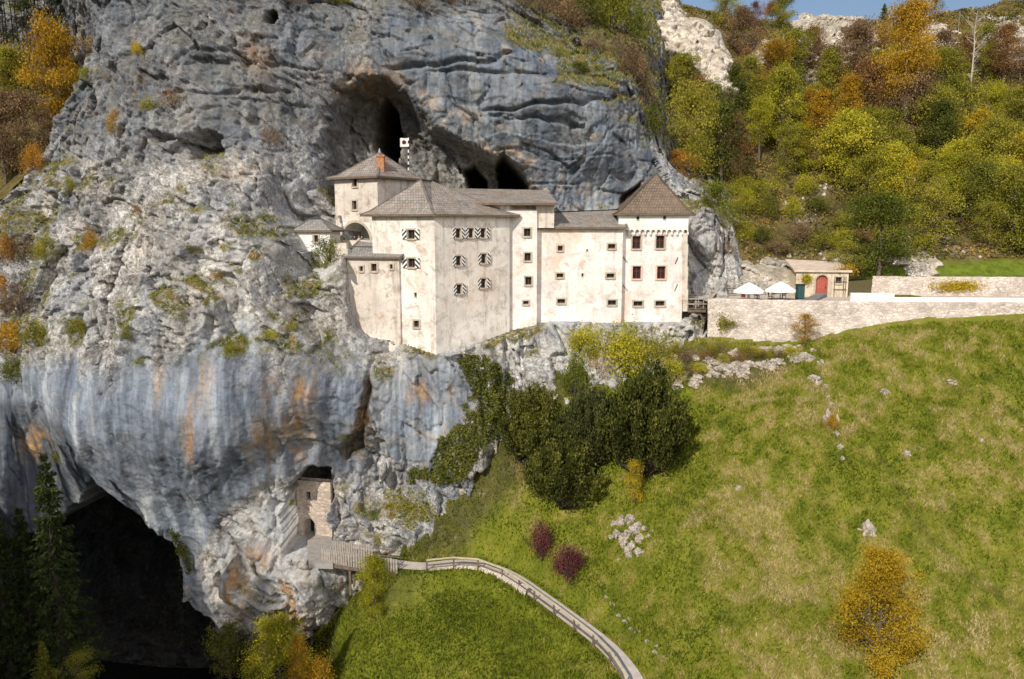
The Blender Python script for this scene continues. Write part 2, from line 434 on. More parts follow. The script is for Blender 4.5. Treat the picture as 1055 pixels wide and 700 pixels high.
# --- keep the rock behind the castle walls
cas = sdist(cpx, cpy, [(357,266),(359,336),(378,350),(404,352),(430,360),(448,366),(478,358),(502,352),(522,345),(548,337),(572,331),(600,331),(640,333),(700,332),(709,326),(712,215),(575,213),(510,216),(428,180),(347,180),(347,262)])
wy = np.interp(cpx, *WALLY)
yy = np.where(cas > 0, np.maximum(yy, wy + 3.0 + .25 * np.clip(cas, 0, 30)), yy)
cot = sdist(cpx, cpy, [(304,258),(304,222),(350,222),(350,262)])
yy = np.where(cot > 0, np.maximum(yy, 82.5), yy)
# ledge path of the foot bridge
nx_, nz_ = len(gx), len(gz)
V = np.c_[cx, yy, cz]
idx = np.arange(nx_ * nz_).reshape(nz_, nx_)
F = np.stack([idx[:-1, :-1], idx[:-1, 1:], idx[1:, 1:], idx[1:, :-1]], -1).reshape(-1, 4)
keep = (yy.reshape(nz_, nx_) < 145)
fk = keep[:-1, :-1] & keep[1:, 1:] & keep[:-1, 1:] & keep[1:, :-1]
F = F[fk.ravel()]
me = mesh_np("cliff", V, F)
# --- attributes
Yg = yy.reshape(nz_, nx_)
dyx = np.gradient(Yg, STEP, axis=1); dyz = np.gradient(Yg, STEP, axis=0)
nzv = (dyz / np.sqrt(1 + dyx ** 2 + dyz ** 2)).ravel()               # >0 where the rock faces up
def blur(a, k):
    for ax in (0, 1):
        c = np.cumsum(np.pad(a, [(k + 1, k) if i == ax else (0, 0) for i in (0, 1)], mode='edge'), axis=ax)
        a = (np.take(c, np.arange(2 * k + 1, c.shape[ax]), ax) - np.take(c, np.arange(0, c.shape[ax] - 2 * k - 1), ax)) / (2 * k + 1)
    return a
nzs = blur(nzv.reshape(nz_, nx_), 3).ravel()
inner = sstep(-2, 25, s_big)
streak = np.clip(low + .5 * sstep(-8, 15, lobe) + .85 * lump * (1 - .6 * inner) + .9 * under + .35 * top + .3 * sstep(-.1, .4, noise(np.c_[base[:, 0] / 3.5, base[:, 1] / 6, base[:, 2] / 16], 43)), 0, 1)
grey = np.clip(.8 * rim + .75 * top + .62 * lump + .25 * under + .15 * low, 0, 1)
pale = np.clip(.45 * sstep(-8, 15, lobe) + .35 * sstep(130, 230, cpx + wob) * sstep(190, 240, cpy + wob) * (1 - low) * (1 - lump) * sstep(400, 360, cpy), 0, 1)
pale = np.maximum(pale, .8 * sstep(330, 338, cpy) * sstep(540, 600, cpx))
moss = sstep(.26, .55, nzs) * (1 - .7 * low) * sstep(-.25, .15, noise(base / 5, 60))
mz = sdist(cpx + wob, cpy + wob, [(130,300),(240,240),(330,270),(372,300),(360,350),(250,380),(120,370)])
moss = np.clip(moss + sstep(-10, 20, mz) * sstep(.12, .4, nzs) * sstep(-.1, .25, noise(base / 2.5, 61)), 0, 1)
lz = sstep(60, 20, cpx + wob) * sstep(200, 240, cpy) * sstep(420, 380, cpy)
moss = np.clip(moss + lz * .8 * sstep(-.1, .3, noise(base / 3, 62)), 0, 1)
tz = sstep(.0, .35, nzs) * sstep(500, 540, cpx) * sstep(60, 30, cpy - (cpx - 560) * .9)
moss = np.clip(moss + tz, 0, 1) * (1 - .9 * inner) * (1 - sstep(-6, 6, s_rav)) * (1 - .7 * sstep(200, 150, cpy) * (cpx < 520) * (cpx > 110))
ochre = np.zeros(len(cx)) 
for (x0, y0, rx, ry, a) in ((205,436,7,30,1),(213,385,4,22,.6),(219,395,5,24,.6),(165,395,5,20,.5),(310,396,7,16,1),(324,402,5,18,1),(280,400,6,14,.8),(275,455,14,22,.7),(305,440,16,30,.6),(250,612,10,26,1),(305,627,16,14,1.2),(270,570,16,14,.6),(246,590,8,16,.8),(236,600,7,18,.7),(40,455,14,14,1),(300,600,10,14,.8),(445,405,22,12,.8),(385,85,30,14,.5),(250,180,20,14,.35),(265,60,16,20,.4)):
    ochre = np.maximum(ochre, a * np.exp(-((cpx - x0) / rx) ** 2 - ((cpy - y0) / ry) ** 2) * 1.5)
buff = np.clip(.25 + .9 * sstep(-20, 20, sdist(cpx + wob, cpy + wob, [(330,70),(420,75),(540,150),(600,215),(560,215),(480,160),(400,90),(330,90)])) * (1 - .5 * sstep(10, 40, s_big))
     + .7 * np.exp(-((cpx - 612) / 9) ** 2) * sstep(120, 140, cpy) + .5 * np.exp(-((cpx - 545) / 40) ** 2 - ((cpy - 60) / 20) ** 2) +   .22 * sstep(-10, 10, lobe) + .6 * sstep(250, 300, cpx) * sstep(420, 440, cpy) * sstep(480, 460, cpy), 0, 1) * (1 - .5 * low * (cpx < 250))
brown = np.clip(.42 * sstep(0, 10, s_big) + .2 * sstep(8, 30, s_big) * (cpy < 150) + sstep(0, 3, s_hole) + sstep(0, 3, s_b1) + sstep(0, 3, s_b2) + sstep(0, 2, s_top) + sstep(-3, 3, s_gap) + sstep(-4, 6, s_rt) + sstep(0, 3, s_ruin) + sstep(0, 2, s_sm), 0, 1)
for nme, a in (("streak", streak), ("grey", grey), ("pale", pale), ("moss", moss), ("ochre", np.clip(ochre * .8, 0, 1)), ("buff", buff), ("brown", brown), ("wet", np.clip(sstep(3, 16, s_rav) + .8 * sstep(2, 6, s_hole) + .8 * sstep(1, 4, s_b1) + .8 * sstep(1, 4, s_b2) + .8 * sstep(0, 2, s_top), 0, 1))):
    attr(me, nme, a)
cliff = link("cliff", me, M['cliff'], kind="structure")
CL = dict(x=cx, y=yy, z=cz, px=cpx, py=cpy, nz=nzs, moss=moss)
def cliff_hit(px, py):
    """point of the cliff surface that shows at (px, py)"""
    Y = np.arange(56, 140, 0.15)
    p = np.array([P(px, py, y) for y in Y])
    i = np.clip(((p[:, 0] - gx[0]) / STEP).round().astype(int), 0, nx_ - 1); j = np.clip(((p[:, 2] - gz[0]) / STEP).round().astype(int), 0, nz_ - 1)
    h = np.nonzero(Yg[j, i] <= Y)[0]
    k = h[0] if len(h) else len(Y) - 1
    return Vector(p[k])

# ------------------------------------------------------------------ GROUND in front: meadow, ravine
TERR_Z = -8.0
WALLFOOT = [(722,348,79.2),(760,352,78.6),(830,355,77.2),(870,345,76.6),(950,333,76),(1055,329,75.6),(1200,322,75)]
mead_pts = [P(*c) for c in WALLFOOT] + [P(*c) for c in [
 (900,400,69.5),(1055,400,68),(800,450,66),(900,500,61),(1055,520,58),(700,550,60),(800,600,55),(900,620,53),(1055,650,50),(780,700,48.5),(1000,700,47),(1200,600,52),(1200,450,63),
 (600,368,77.6),(660,368,78.3),(716,352,80.5),(760,395,73.5),(700,420,73),(560,440,73),(640,480,68.5),(500,480,72),(520,540,68),(445,556,69),(480,556,68.3),
 (400,625,63.5),(500,655,57.5),(450,690,56),(350,690,60),(580,690,53),(300,700,64.5),(345,630,68.5),(215,700,76),(100,712,72),(20,716,63),(540,395,76.5)]]
for (px, py, z) in ((425,584,-31.6),(440,584,-31.6),(470,580,-31.7),(500,582,-31.8),(528,592,-32),(559,614,-32.3),(592,638,-32.6),(626,664,-32.9),(655,700,-33.2)):
    mead_pts.append(PZ(px, py, z))
mead_pts += [Vector(v) for v in ((-60,30,-47),(-70,60,-48),(-60,95,-58),(-30,95,-56),(0,30,-46),(40,30,-50),(80,30,-48),(-30,30,-46),(110,60,-28),(30,95,-9),(110,95,-7),(-30,15,-46),(20,15,-54))]
mp = np.array(mead_pts)
fmead = TPS(mp[:, :2], mp[:, 2], lam=0.01)
PATH_PX = [(405,581,-31.55),(425,583.5,-31.6),(440,584,-31.6),(470,580,-31.7),(500,582.5,-31.8),(528,594,-32),(559,616,-32.3),(592,640,-32.6),(626,666,-32.9),(647,690,-33.1),(660,715,-33.4),(668,745,-33.6)]
PATH = [PZ(*c) for c in PATH_PX]
def resample(pts, step):
    out = [pts[0].copy()]
    for a, b in zip(pts, pts[1:]):
        n = max(1, int((b - a).length / step))
        out += [a.lerp(b, (i + 1) / n) for i in range(n)]
    return out
def smooth_line(pts, it=2):
    for _ in range(it):
        q = [pts[0]]
        for a, b in zip(pts, pts[1:]): q += [a.lerp(b, .25), a.lerp(b, .75)]
        pts = q + [pts[-1]]
    return pts
PATH = smooth_line(PATH, 2)
_pp = np.array(resample(PATH, .3))
def front_z(x, y):
    x = np.asarray(x, dtype=np.float64); y = np.asarray(y, dtype=np.float64)
    sh = x.shape; x = x.ravel(); y = y.ravel()
    z = fmead(x, y)
    p = np.c_[x, y, np.zeros(len(x))]
    z = z + (.75 * noise(p / 7, 70) + .30 * noise(p / 2.6, 71)) * sstep(0, 6, 76 - y) + .09 * noise(p / .8, 72)
    z = z - 1.2 * np.exp(-((x + 27) / 14) ** 2) * (y < 90)
    # shelf cut for the path
    dist = np.full(len(x), 99.); zl = np.zeros(len(x))
    near = (x > -22) & (x < 18) & (y > 40) & (y < 72)
    if near.any():
        dd = np.hypot(x[near][:, None] - _pp[:, 0], y[near][:, None] - _pp[:, 1])
        j = dd.argmin(1); dist[near] = dd.min(1); zl[near] = _pp[j, 2]
    k = sstep(2.4, 1.25, dist)
    z = z * (1 - k) + (zl - .06) * k
    return z.reshape(sh)
MX = np.arange(-75, 95, .38); MY = np.arange(24, 92, .38)
AX, AY = np.meshgrid(MX, MY)
AZ = front_z(AX, AY)
# in front of the retaining wall only
wf = np.array([P(*c) for c in WALLFOOT]); 
yw = np.interp(AX, wf[:, 0], wf[:, 1], left=92, right=wf[-1, 1])
ok = AY < yw + .9
ii = np.arange(AX.size).reshape(AX.shape)
Fm = np.stack([ii[:-1, :-1], ii[:-1, 1:], ii[1:, 1:], ii[1:, :-1]], -1).reshape(-1, 4)
Fm = Fm[(ok[:-1, :-1] & ok[1:, 1:]).ravel()]
Vm = np.c_[AX.ravel(), AY.ravel(), AZ.ravel()]
me = mesh_np("meadow", Vm, Fm, True)
def dry_at(x, y):
    p = np.c_[np.ravel(x), np.ravel(y), np.zeros(np.size(x))]
    px, py = proj(np.c_[np.ravel(x), np.ravel(y), fmead(np.ravel(x), np.ravel(y))])
    v = -.12 + .55 * noise(p / 9, 80) + .95 * noise(p * np.array([1, 1.6, 1]) / 2.6, 81) + 1.0 * noise(p / .9, 82)
    v += .55 * sstep(640, 760, px) - .5 * sstep(620, 520, px) * sstep(560, 600, py) + .35 * np.exp(-((px - 790) / 80) ** 2 - ((py - 590) / 110) ** 2)+ .5 * np.exp(-((px - 990) / 90) ** 2 - ((py - 680) / 40) ** 2)
    return sstep(-.35, 1.45, v), px, py
dry, mpx, mpy = dry_at(AX, AY)
attr(me, "dry", dry)
soil = np.clip(sstep(60, 10, mpx - 330) * sstep(600, 640, mpy) * (mpx < 345) + sstep(470, 380, mpx) * sstep(640, 600, mpy) * .7
     + sstep(-6, 6, sdist(mpx, mpy, [(680,362),(730,355),(800,362),(835,366),(770,405),(715,400)])) * .8, 0, 1)
trk = 0
for (xa, ya, xb, yb, wd) in ((925, 530, 1055, 628, 5), (838, 366, 872, 482, 4), (980, 400, 1055, 425, 3), (905, 470, 960, 560, 4), (700, 520, 780, 560, 3)):
    tt = ((mpx - xa) * (xb - xa) + (mpy - ya) * (yb - ya)) / ((xb - xa) ** 2 + (yb - ya) ** 2); ds = np.hypot(mpx - xa - (xb - xa) * np.clip(tt, 0, 1), mpy - ya - (yb - ya) * np.clip(tt, 0, 1))
    trk = np.maximum(trk, sstep(wd, wd * .3, ds + 3 * noise(np.c_[AX.ravel(), AY.ravel(), AX.ravel() * 0] / 1.2, 84)))
soil = np.clip(soil + .45 * trk + .75 * sstep(-14, 10, sdist(mpx, mpy, [(400,500),(470,470),(520,380),(560,350),(600,340),(590,400),(560,460),(520,510),(470,560),(400,575)])), 0, 1)
attr(me, "soil", soil)
shadeg = np.clip(sstep(352, 335, mpx) * sstep(560, 590, mpy) * (mpx < 352), 0, 1)  # mask that paints the gorge floor near black, as if in deep shade
attr(me, "wet", shadeg)
t = NT("meadow_turf", 0.95, 0.1)
g1 = t.ramp(t.noise(0.5, 8, .65), [(0.3, (.075, .10, .010)), (0.5, (.15, .17, .016)), (0.7, (.23, .23, .028))])
g2 = t.ramp(t.noise(1.8, 8, .7), [(0.3, (.17, .13, .035)), (0.55, (.30, .245, .075)), (0.75, (.44, .36, .17))])
f = t.math('MULTIPLY', t.attr("dry"), t.ramp(t.noise(0.9, 8, .7), [(0.34, 0.1), (0.62, 1.)]), True)
c = t.mix(f, g1, g2)
c = t.mix(t.attr("soil"), c, t.ramp(t.noise(1.2, 8, .7), [(0.35, (.03, .028, .015)), (0.6, (.11, .085, .05)), (.72, (.3, .28, .25))]))
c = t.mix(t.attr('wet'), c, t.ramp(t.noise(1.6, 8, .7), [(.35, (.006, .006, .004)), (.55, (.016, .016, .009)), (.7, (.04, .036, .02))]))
t.color(c); t.bump(t.noise(2.2, 10, .7), .8, .35)
M['meadow'] = t.m
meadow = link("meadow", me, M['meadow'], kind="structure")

# ------------------------------------------------------------------ HILLSIDE behind
hill_px = [(740,300,91),(800,296,91.5),(860,292,91.5),(950,283,89),(1055,282,89),(1200,280,89),
 (760,250,98),(850,240,102),(950,240,99.5),(1055,240,98),(1200,240,97),(720,190,107),(850,180,115),(950,170,114),(1055,160,112),(1200,150,112),
 (700,120,119),(800,100,132),(900,100,134),(1055,90,130),(1200,80,130),(640,30,128),(720,20,138),(800,32,150),(880,38,152),(960,30,152),(1055,18,146),(1200,0,145),
 (800,33,175),(960,28,178),(1100,15,175),(700,25,165),(800,40,225),(960,36,225),
 (-10,205,90),(20,175,95),(-80,200,95),(30,140,101),(30,100,107),(30,62,114),(-90,80,118),(-90,150,103),(80,60,118),(30,66,135),(-90,66,140),(90,60,135),(30,75,180),
 (200,-10,114),(300,-40,114),(420,-45,114),(520,-25,118),(300,-30,140),(450,-30,140),(590,0,122),(640,60,118)]
hp = np.array([P(*c) for c in hill_px])
fhill = TPS(hp[:, :2], hp[:, 2], lam=0.01)
def hill_z(x, y):
    sh = np.shape(x); x = np.ravel(np.asarray(x, float)); y = np.ravel(np.asarray(y, float))
    p = np.c_[x, y, np.zeros(len(x))]
    z = fhill(x, y) + 1.3 * noise(p / 9, 90) + .5 * noise(p / 3, 91) + .2 * noise(p / 1.1, 92)
    k = np.maximum(sstep(88.6, 92.5, y), sstep(42, 36, x))               # level grass strip behind the upper road wall
    return (z * k + (P(985, 285.5, 87.8).z - .08 + .1 * noise(p / 1.5, 93)) * (1 - k)).reshape(sh)
HX = np.arange(-170, 190, .7); HY = np.arange(84, 250, .7)
BX, BY = np.meshgrid(HX, HY); BZ = hill_z(BX, BY)
hpx, hpy = proj(np.c_[BX.ravel(), BY.ravel(), BZ.ravel()]); hpx = hpx.reshape(BX.shape); hpy = hpy.reshape(BX.shape)
colpx = PW / 2 + FPX * BX / BY
cut = np.interp(colpx, [-200, 20, 60, 100, 180, 560, 650, 700, 712, 740, 900, 1055, 1400], [84, 88, 97, 106, 108, 110, 108, 104, 93, 89.5, 89.2, 87.7, 87])
ok = BY > cut
ii = np.arange(BX.size).reshape(BX.shape)
Fh = np.stack([ii[:-1, :-1], ii[:-1, 1:], ii[1:, 1:], ii[1:, :-1]], -1).reshape(-1, 4)
Fh = Fh[(ok[:-1, :-1] & ok[1:, 1:]).ravel()]
me = mesh_np("hillside", np.c_[BX.ravel(), BY.ravel(), BZ.ravel()], Fh, True)
gr = sdist(hpx.ravel(), hpy.ravel(), [(880,292),(900,275),(1000,269),(1200,262),(1200,296),(890,296)])
attr(me, "grass", sstep(-3, 3, gr))
scr = np.clip(sstep(.1, .6, noise(np.c_[BX.ravel(), BY.ravel(), BZ.ravel()] / 7, 95)) * sstep(600, 700, hpx.ravel()), 0, 1)
attr(me, "scree", scr)
t = NT("wooded_slope", 0.95, 0.1)
n = t.noise(0.7, 8, .7)
c = t.ramp(n, [(0.28, (.035, .035, .012)), (0.42, (.09, .075, .025)), (0.55, (.17, .13, .05)), (0.7, (.16, .15, .035))])
c = t.mix(t.math('MULTIPLY', t.attr("scree"), t.ramp(t.noise(1.1, 8, .72), [(.47, 0.), (.56, 1.)])), c, t.ramp(t.noise(2.5, 5), [(.3, (.25, .22, .18)), (.7, (.58, .54, .48))]))
c = t.mix(t.attr("grass"), c, t.ramp(t.noise(1.2, 6), [(.3, (.09, .13, .012)), (.7, (.2, .25, .03))]))
t.color(c); t.bump(t.noise(1.4, 10, .7), .9, .6)
M['hill'] = t.m
hillside = link("hillside", me, M['hill'], kind="structure")
gnd = MB(); gnd.face([(-2500, -2500, -78), (2500, -2500, -78), (2500, 2500, -78), (-2500, 2500, -78)])
gnd.build("ground", M['hill'], kind="structure")
def ground_hit(px, py, fn, y0, y1):
    Y = np.arange(y0, y1, .3); p = np.array([P(px, py, y) for y in Y])
    z = fn(p[:, 0], p[:, 1]); h = np.nonzero(z >= p[:, 2])[0]
    k = h[0] if len(h) else len(Y) - 1
    return Vector((p[k, 0], p[k, 1], z[k]))
def on_hill(px, py): return ground_hit(px, py, hill_z, float(np.interp(px, [-100, 60, 700, 740, 1055], [85, 95, 100, 90, 89])), 240)
def on_meadow(px, py): return ground_hit(px, py, front_z, 40, 90)

# ------------------------------------------------------------------ unseen west side of the gorge, added and shaped to shade the cave
VX = np.arange(-190, -25, 1.0); VY = np.arange(-30, 66, 1.0)
CX, CY = np.meshgrid(VX, VY)
edge = -(.735 * np.maximum(CY, 0) + 7.5)                       # its foot runs down into the gorge
up_ = np.clip(edge - CX, 0, 200)
CZ = -47 + 47 * (1 - np.exp(-up_ / 15.0)) + 1.5 * noise(np.c_[CX.ravel(), CY.ravel(), CX.ravel() * 0] / 8, 140).reshape(CX.shape)
CZ -= 40 * sstep(57, 66, CY)
ok = (CX < edge + 2)
ii = np.arange(CX.size).reshape(CX.shape)
Fv = np.stack([ii[:-1, :-1], ii[:-1, 1:], ii[1:, 1:], ii[1:, :-1]], -1).reshape(-1, 4)[(ok[:-1, :-1] & ok[1:, 1:]).ravel()]
link("shading_slope", mesh_np("shading_slope", np.c_[CX.ravel(), CY.ravel(), CZ.ravel()], Fv, True), M['hill'], kind="structure")
# ------------------------------------------------------------------ castle materials
def plaster(name, c, dirt=0.5, pink=0.3):
    t = NT(name, 0.93, 0.1)
    a, b_ = tuple(x * .80 for x in c), tuple(min(.86, x * 1.12) for x in c)
    base = t.ramp(t.noise(0.28, 8, .62), [(.32, a), (.62, b_)])
    pk = t.ramp(t.noise(0.16, 7, .66, t.mapped((1, 1, .8), rot=(.3, .2, .5)), .5), [(.52, 0.), (.66, 1.)])
    base = t.mix(t.math('MULTIPLY', pk, pink), base, (c[0] * .92, c[1] * .70, c[2] * .58))
    d1 = t.ramp(t.noise(0.85, 10, .76, dist=.5), [(.50, 0.), (.66, 1.)])
    base = t.mix(t.math('MULTIPLY', d1, dirt), base, (.30, .235, .165))
    st = t.ramp(t.noise(1.0, 7, .65, t.mapped((1.5, 1.5, .12))), [(.54, 0.), (.72, 1.)])
    base = t.mix(t.math('MULTIPLY', st, dirt * .8), base, (.26, .22, .18))
    st2 = t.ramp(t.noise(1.0, 6, .7, t.mapped((3.4, 3.4, .2))), [(.56, 0.), (.68, 1.)])
    base = t.mix(t.math('MULTIPLY', st2, dirt * .45), base, (.34, .29, .24))
    lt = t.ramp(t.noise(.55, 8, .7, t.mapped((1, 1, 1), rot=(.7, 1.1, .3)), .6), [(.56, 0.), (.64, 1.)])
    base = t.mix(t.math('MULTIPLY', lt, .5), base, tuple(min(.85, x * 1.18) for x in c))
    sp = t.ramp(t.noise(3.2, 6, .7), [(.62, 0.), (.70, 1.)])
    base = t.mix(t.math('MULTIPLY', sp, dirt), base, (.30, .25, .2))
    rs = t.ramp(t.noise(.33, 7, .7, t.mapped((1, 1, 1), rot=(1, .4, .2))), [(.645, 0.), (.69, 1.)])
    base = t.mix(t.math('MULTIPLY', rs, .5 * pink + .1), base, (.50, .22, .13))
    t.color(base); t.bump(t.noise(1.6, 9, .65), .5, .12)
    return t.m
M['plaster'] = plaster("lime_plaster", (.74, .69, .63), .8, .5)
M['plaster_grey'] = plaster("grey_lime_plaster", (.62, .56, .48), .75, .2)
M['plaster_stained'] = plaster("stained_plaster", (.66, .59, .52), 1.0, .25)
M['plaster_pink'] = plaster("warm_lime_plaster", (.78, .72, .68), .55, .8)
M['plaster_white'] = plaster("fresh_plaster", (.78, .76, .73), .25, .1)
M['trim'] = plain("stone_surround", (.46, .39, .31), .9, .25, 2.5, .3)
M['pinktrim'] = plain("pink_limewash", (.66, .46, .36), .9, .15, 1.5, .2)
M['glass'] = plain("dark_window_glass", (.016, .017, .018), .35, .3, 2, 0, .3)
M['dark'] = plain("dark_interior", (.02, .018, .016), .95, .3, 2)
M['woodframe'] = plain("weathered_window_wood", (.12, .085, .06), .8, .3, 4)
M['redframe'] = plain("dark_red_window_wood", (.22, .05, .035), .7, .25, 4)
M['greyshutter'] = plain("grey_window_wood", (.30, .31, .27), .8, .2, 4)
def shingles(name, dark, light, accent, amt=.3, row=.42, w=.3):
    t = NT(name, 0.9, 0.15)
    uv = t.n("TexCoord").outputs["UV"]
    b = t.n("TexBrick"); b.offset = .5; b.inputs["Scale"].default_value = 1.0
    b.inputs["Brick Width"].default_value = w; b.inputs["Row Height"].default_value = row
    b.inputs["Mortar Size"].default_value = 0.035; b.inputs["Bias"].default_value = 0.0
    b.inputs["Color1"].default_value = (*dark, 1); b.inputs["Color2"].default_value = (*light, 1); b.inputs["Mortar"].default_value = (*(x * .35 for x in dark), 1)
    t.lk(uv, b.inputs["Vector"])
    c = t.mix(.42, b.outputs["Color"], t.ramp(t.noise(.6, 8, .7, t.mapped((1, 1, 2.2))), [(.3, tuple(x * .6 for x in dark)), (.5, tuple((x + y) / 2 for x, y in zip(dark, light))), (.7, tuple(x * 1.15 for x in light))]))
    c = t.mix(t.math('MULTIPLY', t.ramp(t.noise(.4, 6, .65), [(.5, 0.), (.64, 1.)]), amt), c, accent)
    t.color(c)
    t.bump(t.math('ADD', b.outputs["Fac"], t.math('MULTIPLY', t.noise(3, 5), .5)), .6, -.06)
    return t.m
M['roof_brown'] = shingles("brown_wood_shingles", (.13, .098, .072), (.26, .20, .15), (.20, .14, .09))
M['roof_old'] = shingles("weathered_wood_shingles", (.19, .168, .148), (.40, .36, .32), (.26, .155, .085), .4)
M['roof_grey'] = shingles("grey_wood_shingles", (.19, .18, .17), (.38, .36, .34), (.24, .19, .13), .4)
M['stone'] = plain("grey_stone", (.36, .335, .30), .92, .3, 1.5, .5)
M['chimney'] = plain("orange_chimney_brick", (.42, .19, .09), .9, .3, 4, .4)
M['timber'] = plain("old_timber", (.15, .115, .085), .9, .35, 3, .3)
M['greytimber'] = plain("silver_grey_timber", (.33, .30, .265), .9, .3, 3, .3)
M['whitepaint'] = plain("white_paint", (.78, .77, .74), .7, .06, 2)
M['blackpaint'] = plain("black_paint", (.02, .02, .02), .6, .2, 2)
ts = NT("striped_shutter_paint", .7, .2)
uvn = ts.n("SeparateXYZ"); ts.lk(ts.n("TexCoord").outputs["UV"], uvn.inputs[0])
fr = ts.math('FRACT', ts.math('ADD', uvn.outputs[0], uvn.outputs[1]))
ts.color(ts.mix(ts.math('GREATER_THAN', fr, .5), (.74, .72, .68), (.03, .03, .032)))
M['stripe'] = ts.m

# ------------------------------------------------------------------ CASTLE
castle = empty("castle", P(480, 340, 82), "pale plastered castle with steep shingle roofs built into the cave mouth of the cliff", "castle")
def facing(a, b):
    d = Vector((b[0] - a[0], b[1] - a[1], 0)); L = d.length; d /= L
    return d, Vector((d.y, -d.x, 0)), L        # along, outward, length
def hit_wall(px, py, a, b):
    """(u, z) on the vertical plane through a-b seen at (px, py)"""
    d, n, L = facing(a, b); A = Vector((a[0], a[1], 0))
    r = P(px, py, 1.0)
    t = A.dot(n) / r.dot(n)
    p = r * t
    return (p - A).dot(d), p.z
def block(name, mat, foot, z0, z1, openings=None, depth=.4, parent=None):
    """walls over a footprint (counter-clockwise); openings: {edge: [(u0,u1,z0,z1[,depth])]}"""
    mb = MB(); n = len(foot); openings = openings or {}
    for i in range(n):
        a, b = foot[i], foot[(i + 1) % n]
        d, nn, L = facing(a, b); A = Vector((a[0], a[1], 0))
        hs = openings.get(i, [])
        us = sorted({0, L, *[h[0] for h in hs], *[h[1] for h in hs]}); vs = sorted({z0, z1, *[h[2] for h in hs], *[h[3] for h in hs]})
        for u0, u1 in zip(us, us[1:]):
            for w0, w1 in zip(vs, vs[1:]):
                uc, wc = (u0 + u1) / 2, (w0 + w1) / 2
                if any(h[0] < uc < h[1] and h[2] < wc < h[3] for h in hs): continue
                mb.face([A + d * u0 + Vector((0, 0, w0)), A + d * u1 + Vector((0, 0, w0)), A + d * u1 + Vector((0, 0, w1)), A + d * u0 + Vector((0, 0, w1))])
        for h in hs:
            dp = h[4] if len(h) > 4 else depth
            q = [A + d * h[0] + Vector((0, 0, h[2])), A + d * h[1] + Vector((0, 0, h[2])), A + d * h[1] + Vector((0, 0, h[3])), A + d * h[0] + Vector((0, 0, h[3]))]
            r = [p - nn * dp for p in q]
            for k in range(4): mb.face([q[k], r[k], r[(k + 1) % 4], q[(k + 1) % 4]])
            mb.face(r)
    return mb.build(name, mat, parent or castle)
def window(a, b, px, py, w, h, style="plain", trim=True, parent=None, holes=None):
    """w, h in photograph pixels; returns the opening for block()"""
    d, n, L = facing(a, b); A = Vector((a[0], a[1], 0)); Z = Vector((0, 0, 1))
    u, z = hit_wall(px, py, a, b)
    p0 = A + d * u + Z * z
    ul, _ = hit_wall(px - w / 2, py, a, b); ur, _ = hit_wall(px + w / 2, py, a, b)
    _, zt = hit_wall(px, py - h / 2, a, b); _, zb = hit_wall(px, py + h / 2, a, b)
    W, H = abs(ur - ul), abs(zt - zb)
    ax = Matrix((d, n, Z)).transposed()
    at = lambda x, y, zz: p0 + d * x + n * y + Z * zz
    par = parent or castle
    mb = MB()
    T = .16 if style != "slot" else .07
    if trim:
        for s in (-1, 1): mb.box(at(s * (W / 2 + T / 2), .02, 0), T, .12, H + 2 * T, ax)
        mb.box(at(0, .02, H / 2 + T / 2), W, .12, T, ax)
        mb.box(at(0, .045, -H / 2 - T / 2), W + 2 * T + .1 - 2 * T, .2, T, ax)
    else:
        mb.box(at(0, .01, -H / 2 - .04), W + .06, .1, .07, ax)
    wnd = mb.build("window", M['pinktrim'] if style == "pink" else M['trim'], par)
    pm = MB(); pm.box(at(0, -.30, 0), W - .004, .03, H - .004, ax); pm.build("pane", M['glass'], wnd)
    if style != "slot":
        fm = MB(); fw = .07
        for s in (-1, 1): fm.box(at(s * (W / 2 - fw / 2 - .002), -.24, 0), fw, .06, H - .01, ax)
        for s in (-1, 1): fm.box(at(0, -.24, s * (H / 2 - fw / 2 - .003)), W - 2 * fw - .01, .06, fw, ax)
        fm.box(at(0, -.243, 0), .05, .05, H - 2 * fw - .01, ax)
        if H > .9: 
            for s in (-1, 1): fm.box(at(s * W / 4, -.243, H * .1), W / 2 - fw - .04, .04, .045, ax)
        fm.build("sash", M['redframe'] if style in ("red", "pink") else M['greyshutter'] if style == "pale" else M['woodframe'], wnd)
    if style == "shutter":
        for s in (-1, 1):
            sm = MB(); sw = W * .62
            c = at(s * (W / 2 + T * .4 + sw / 2), .12, 0)
            sm.box(c, sw, .05, H + .1, ax)
            f0 = [c + d * x * sw / 2 + n * .027 + Z * y * (H / 2 + .05) for x, y in ((-1, -1), (1, -1), (1, 1), (-1, 1))]
            k = 1.0; vv = k * (H + .1) / sw
            sm.face(f0, 0, [(0 if s > 0 else k, 0), (k if s > 0 else 0, 0), (k if s > 0 else 0, vv), (0 if s > 0 else k, vv)])
            sm.build("shutter", M['stripe'], wnd)
    return (u - W / 2, u + W / 2, z - H / 2, z + H / 2)
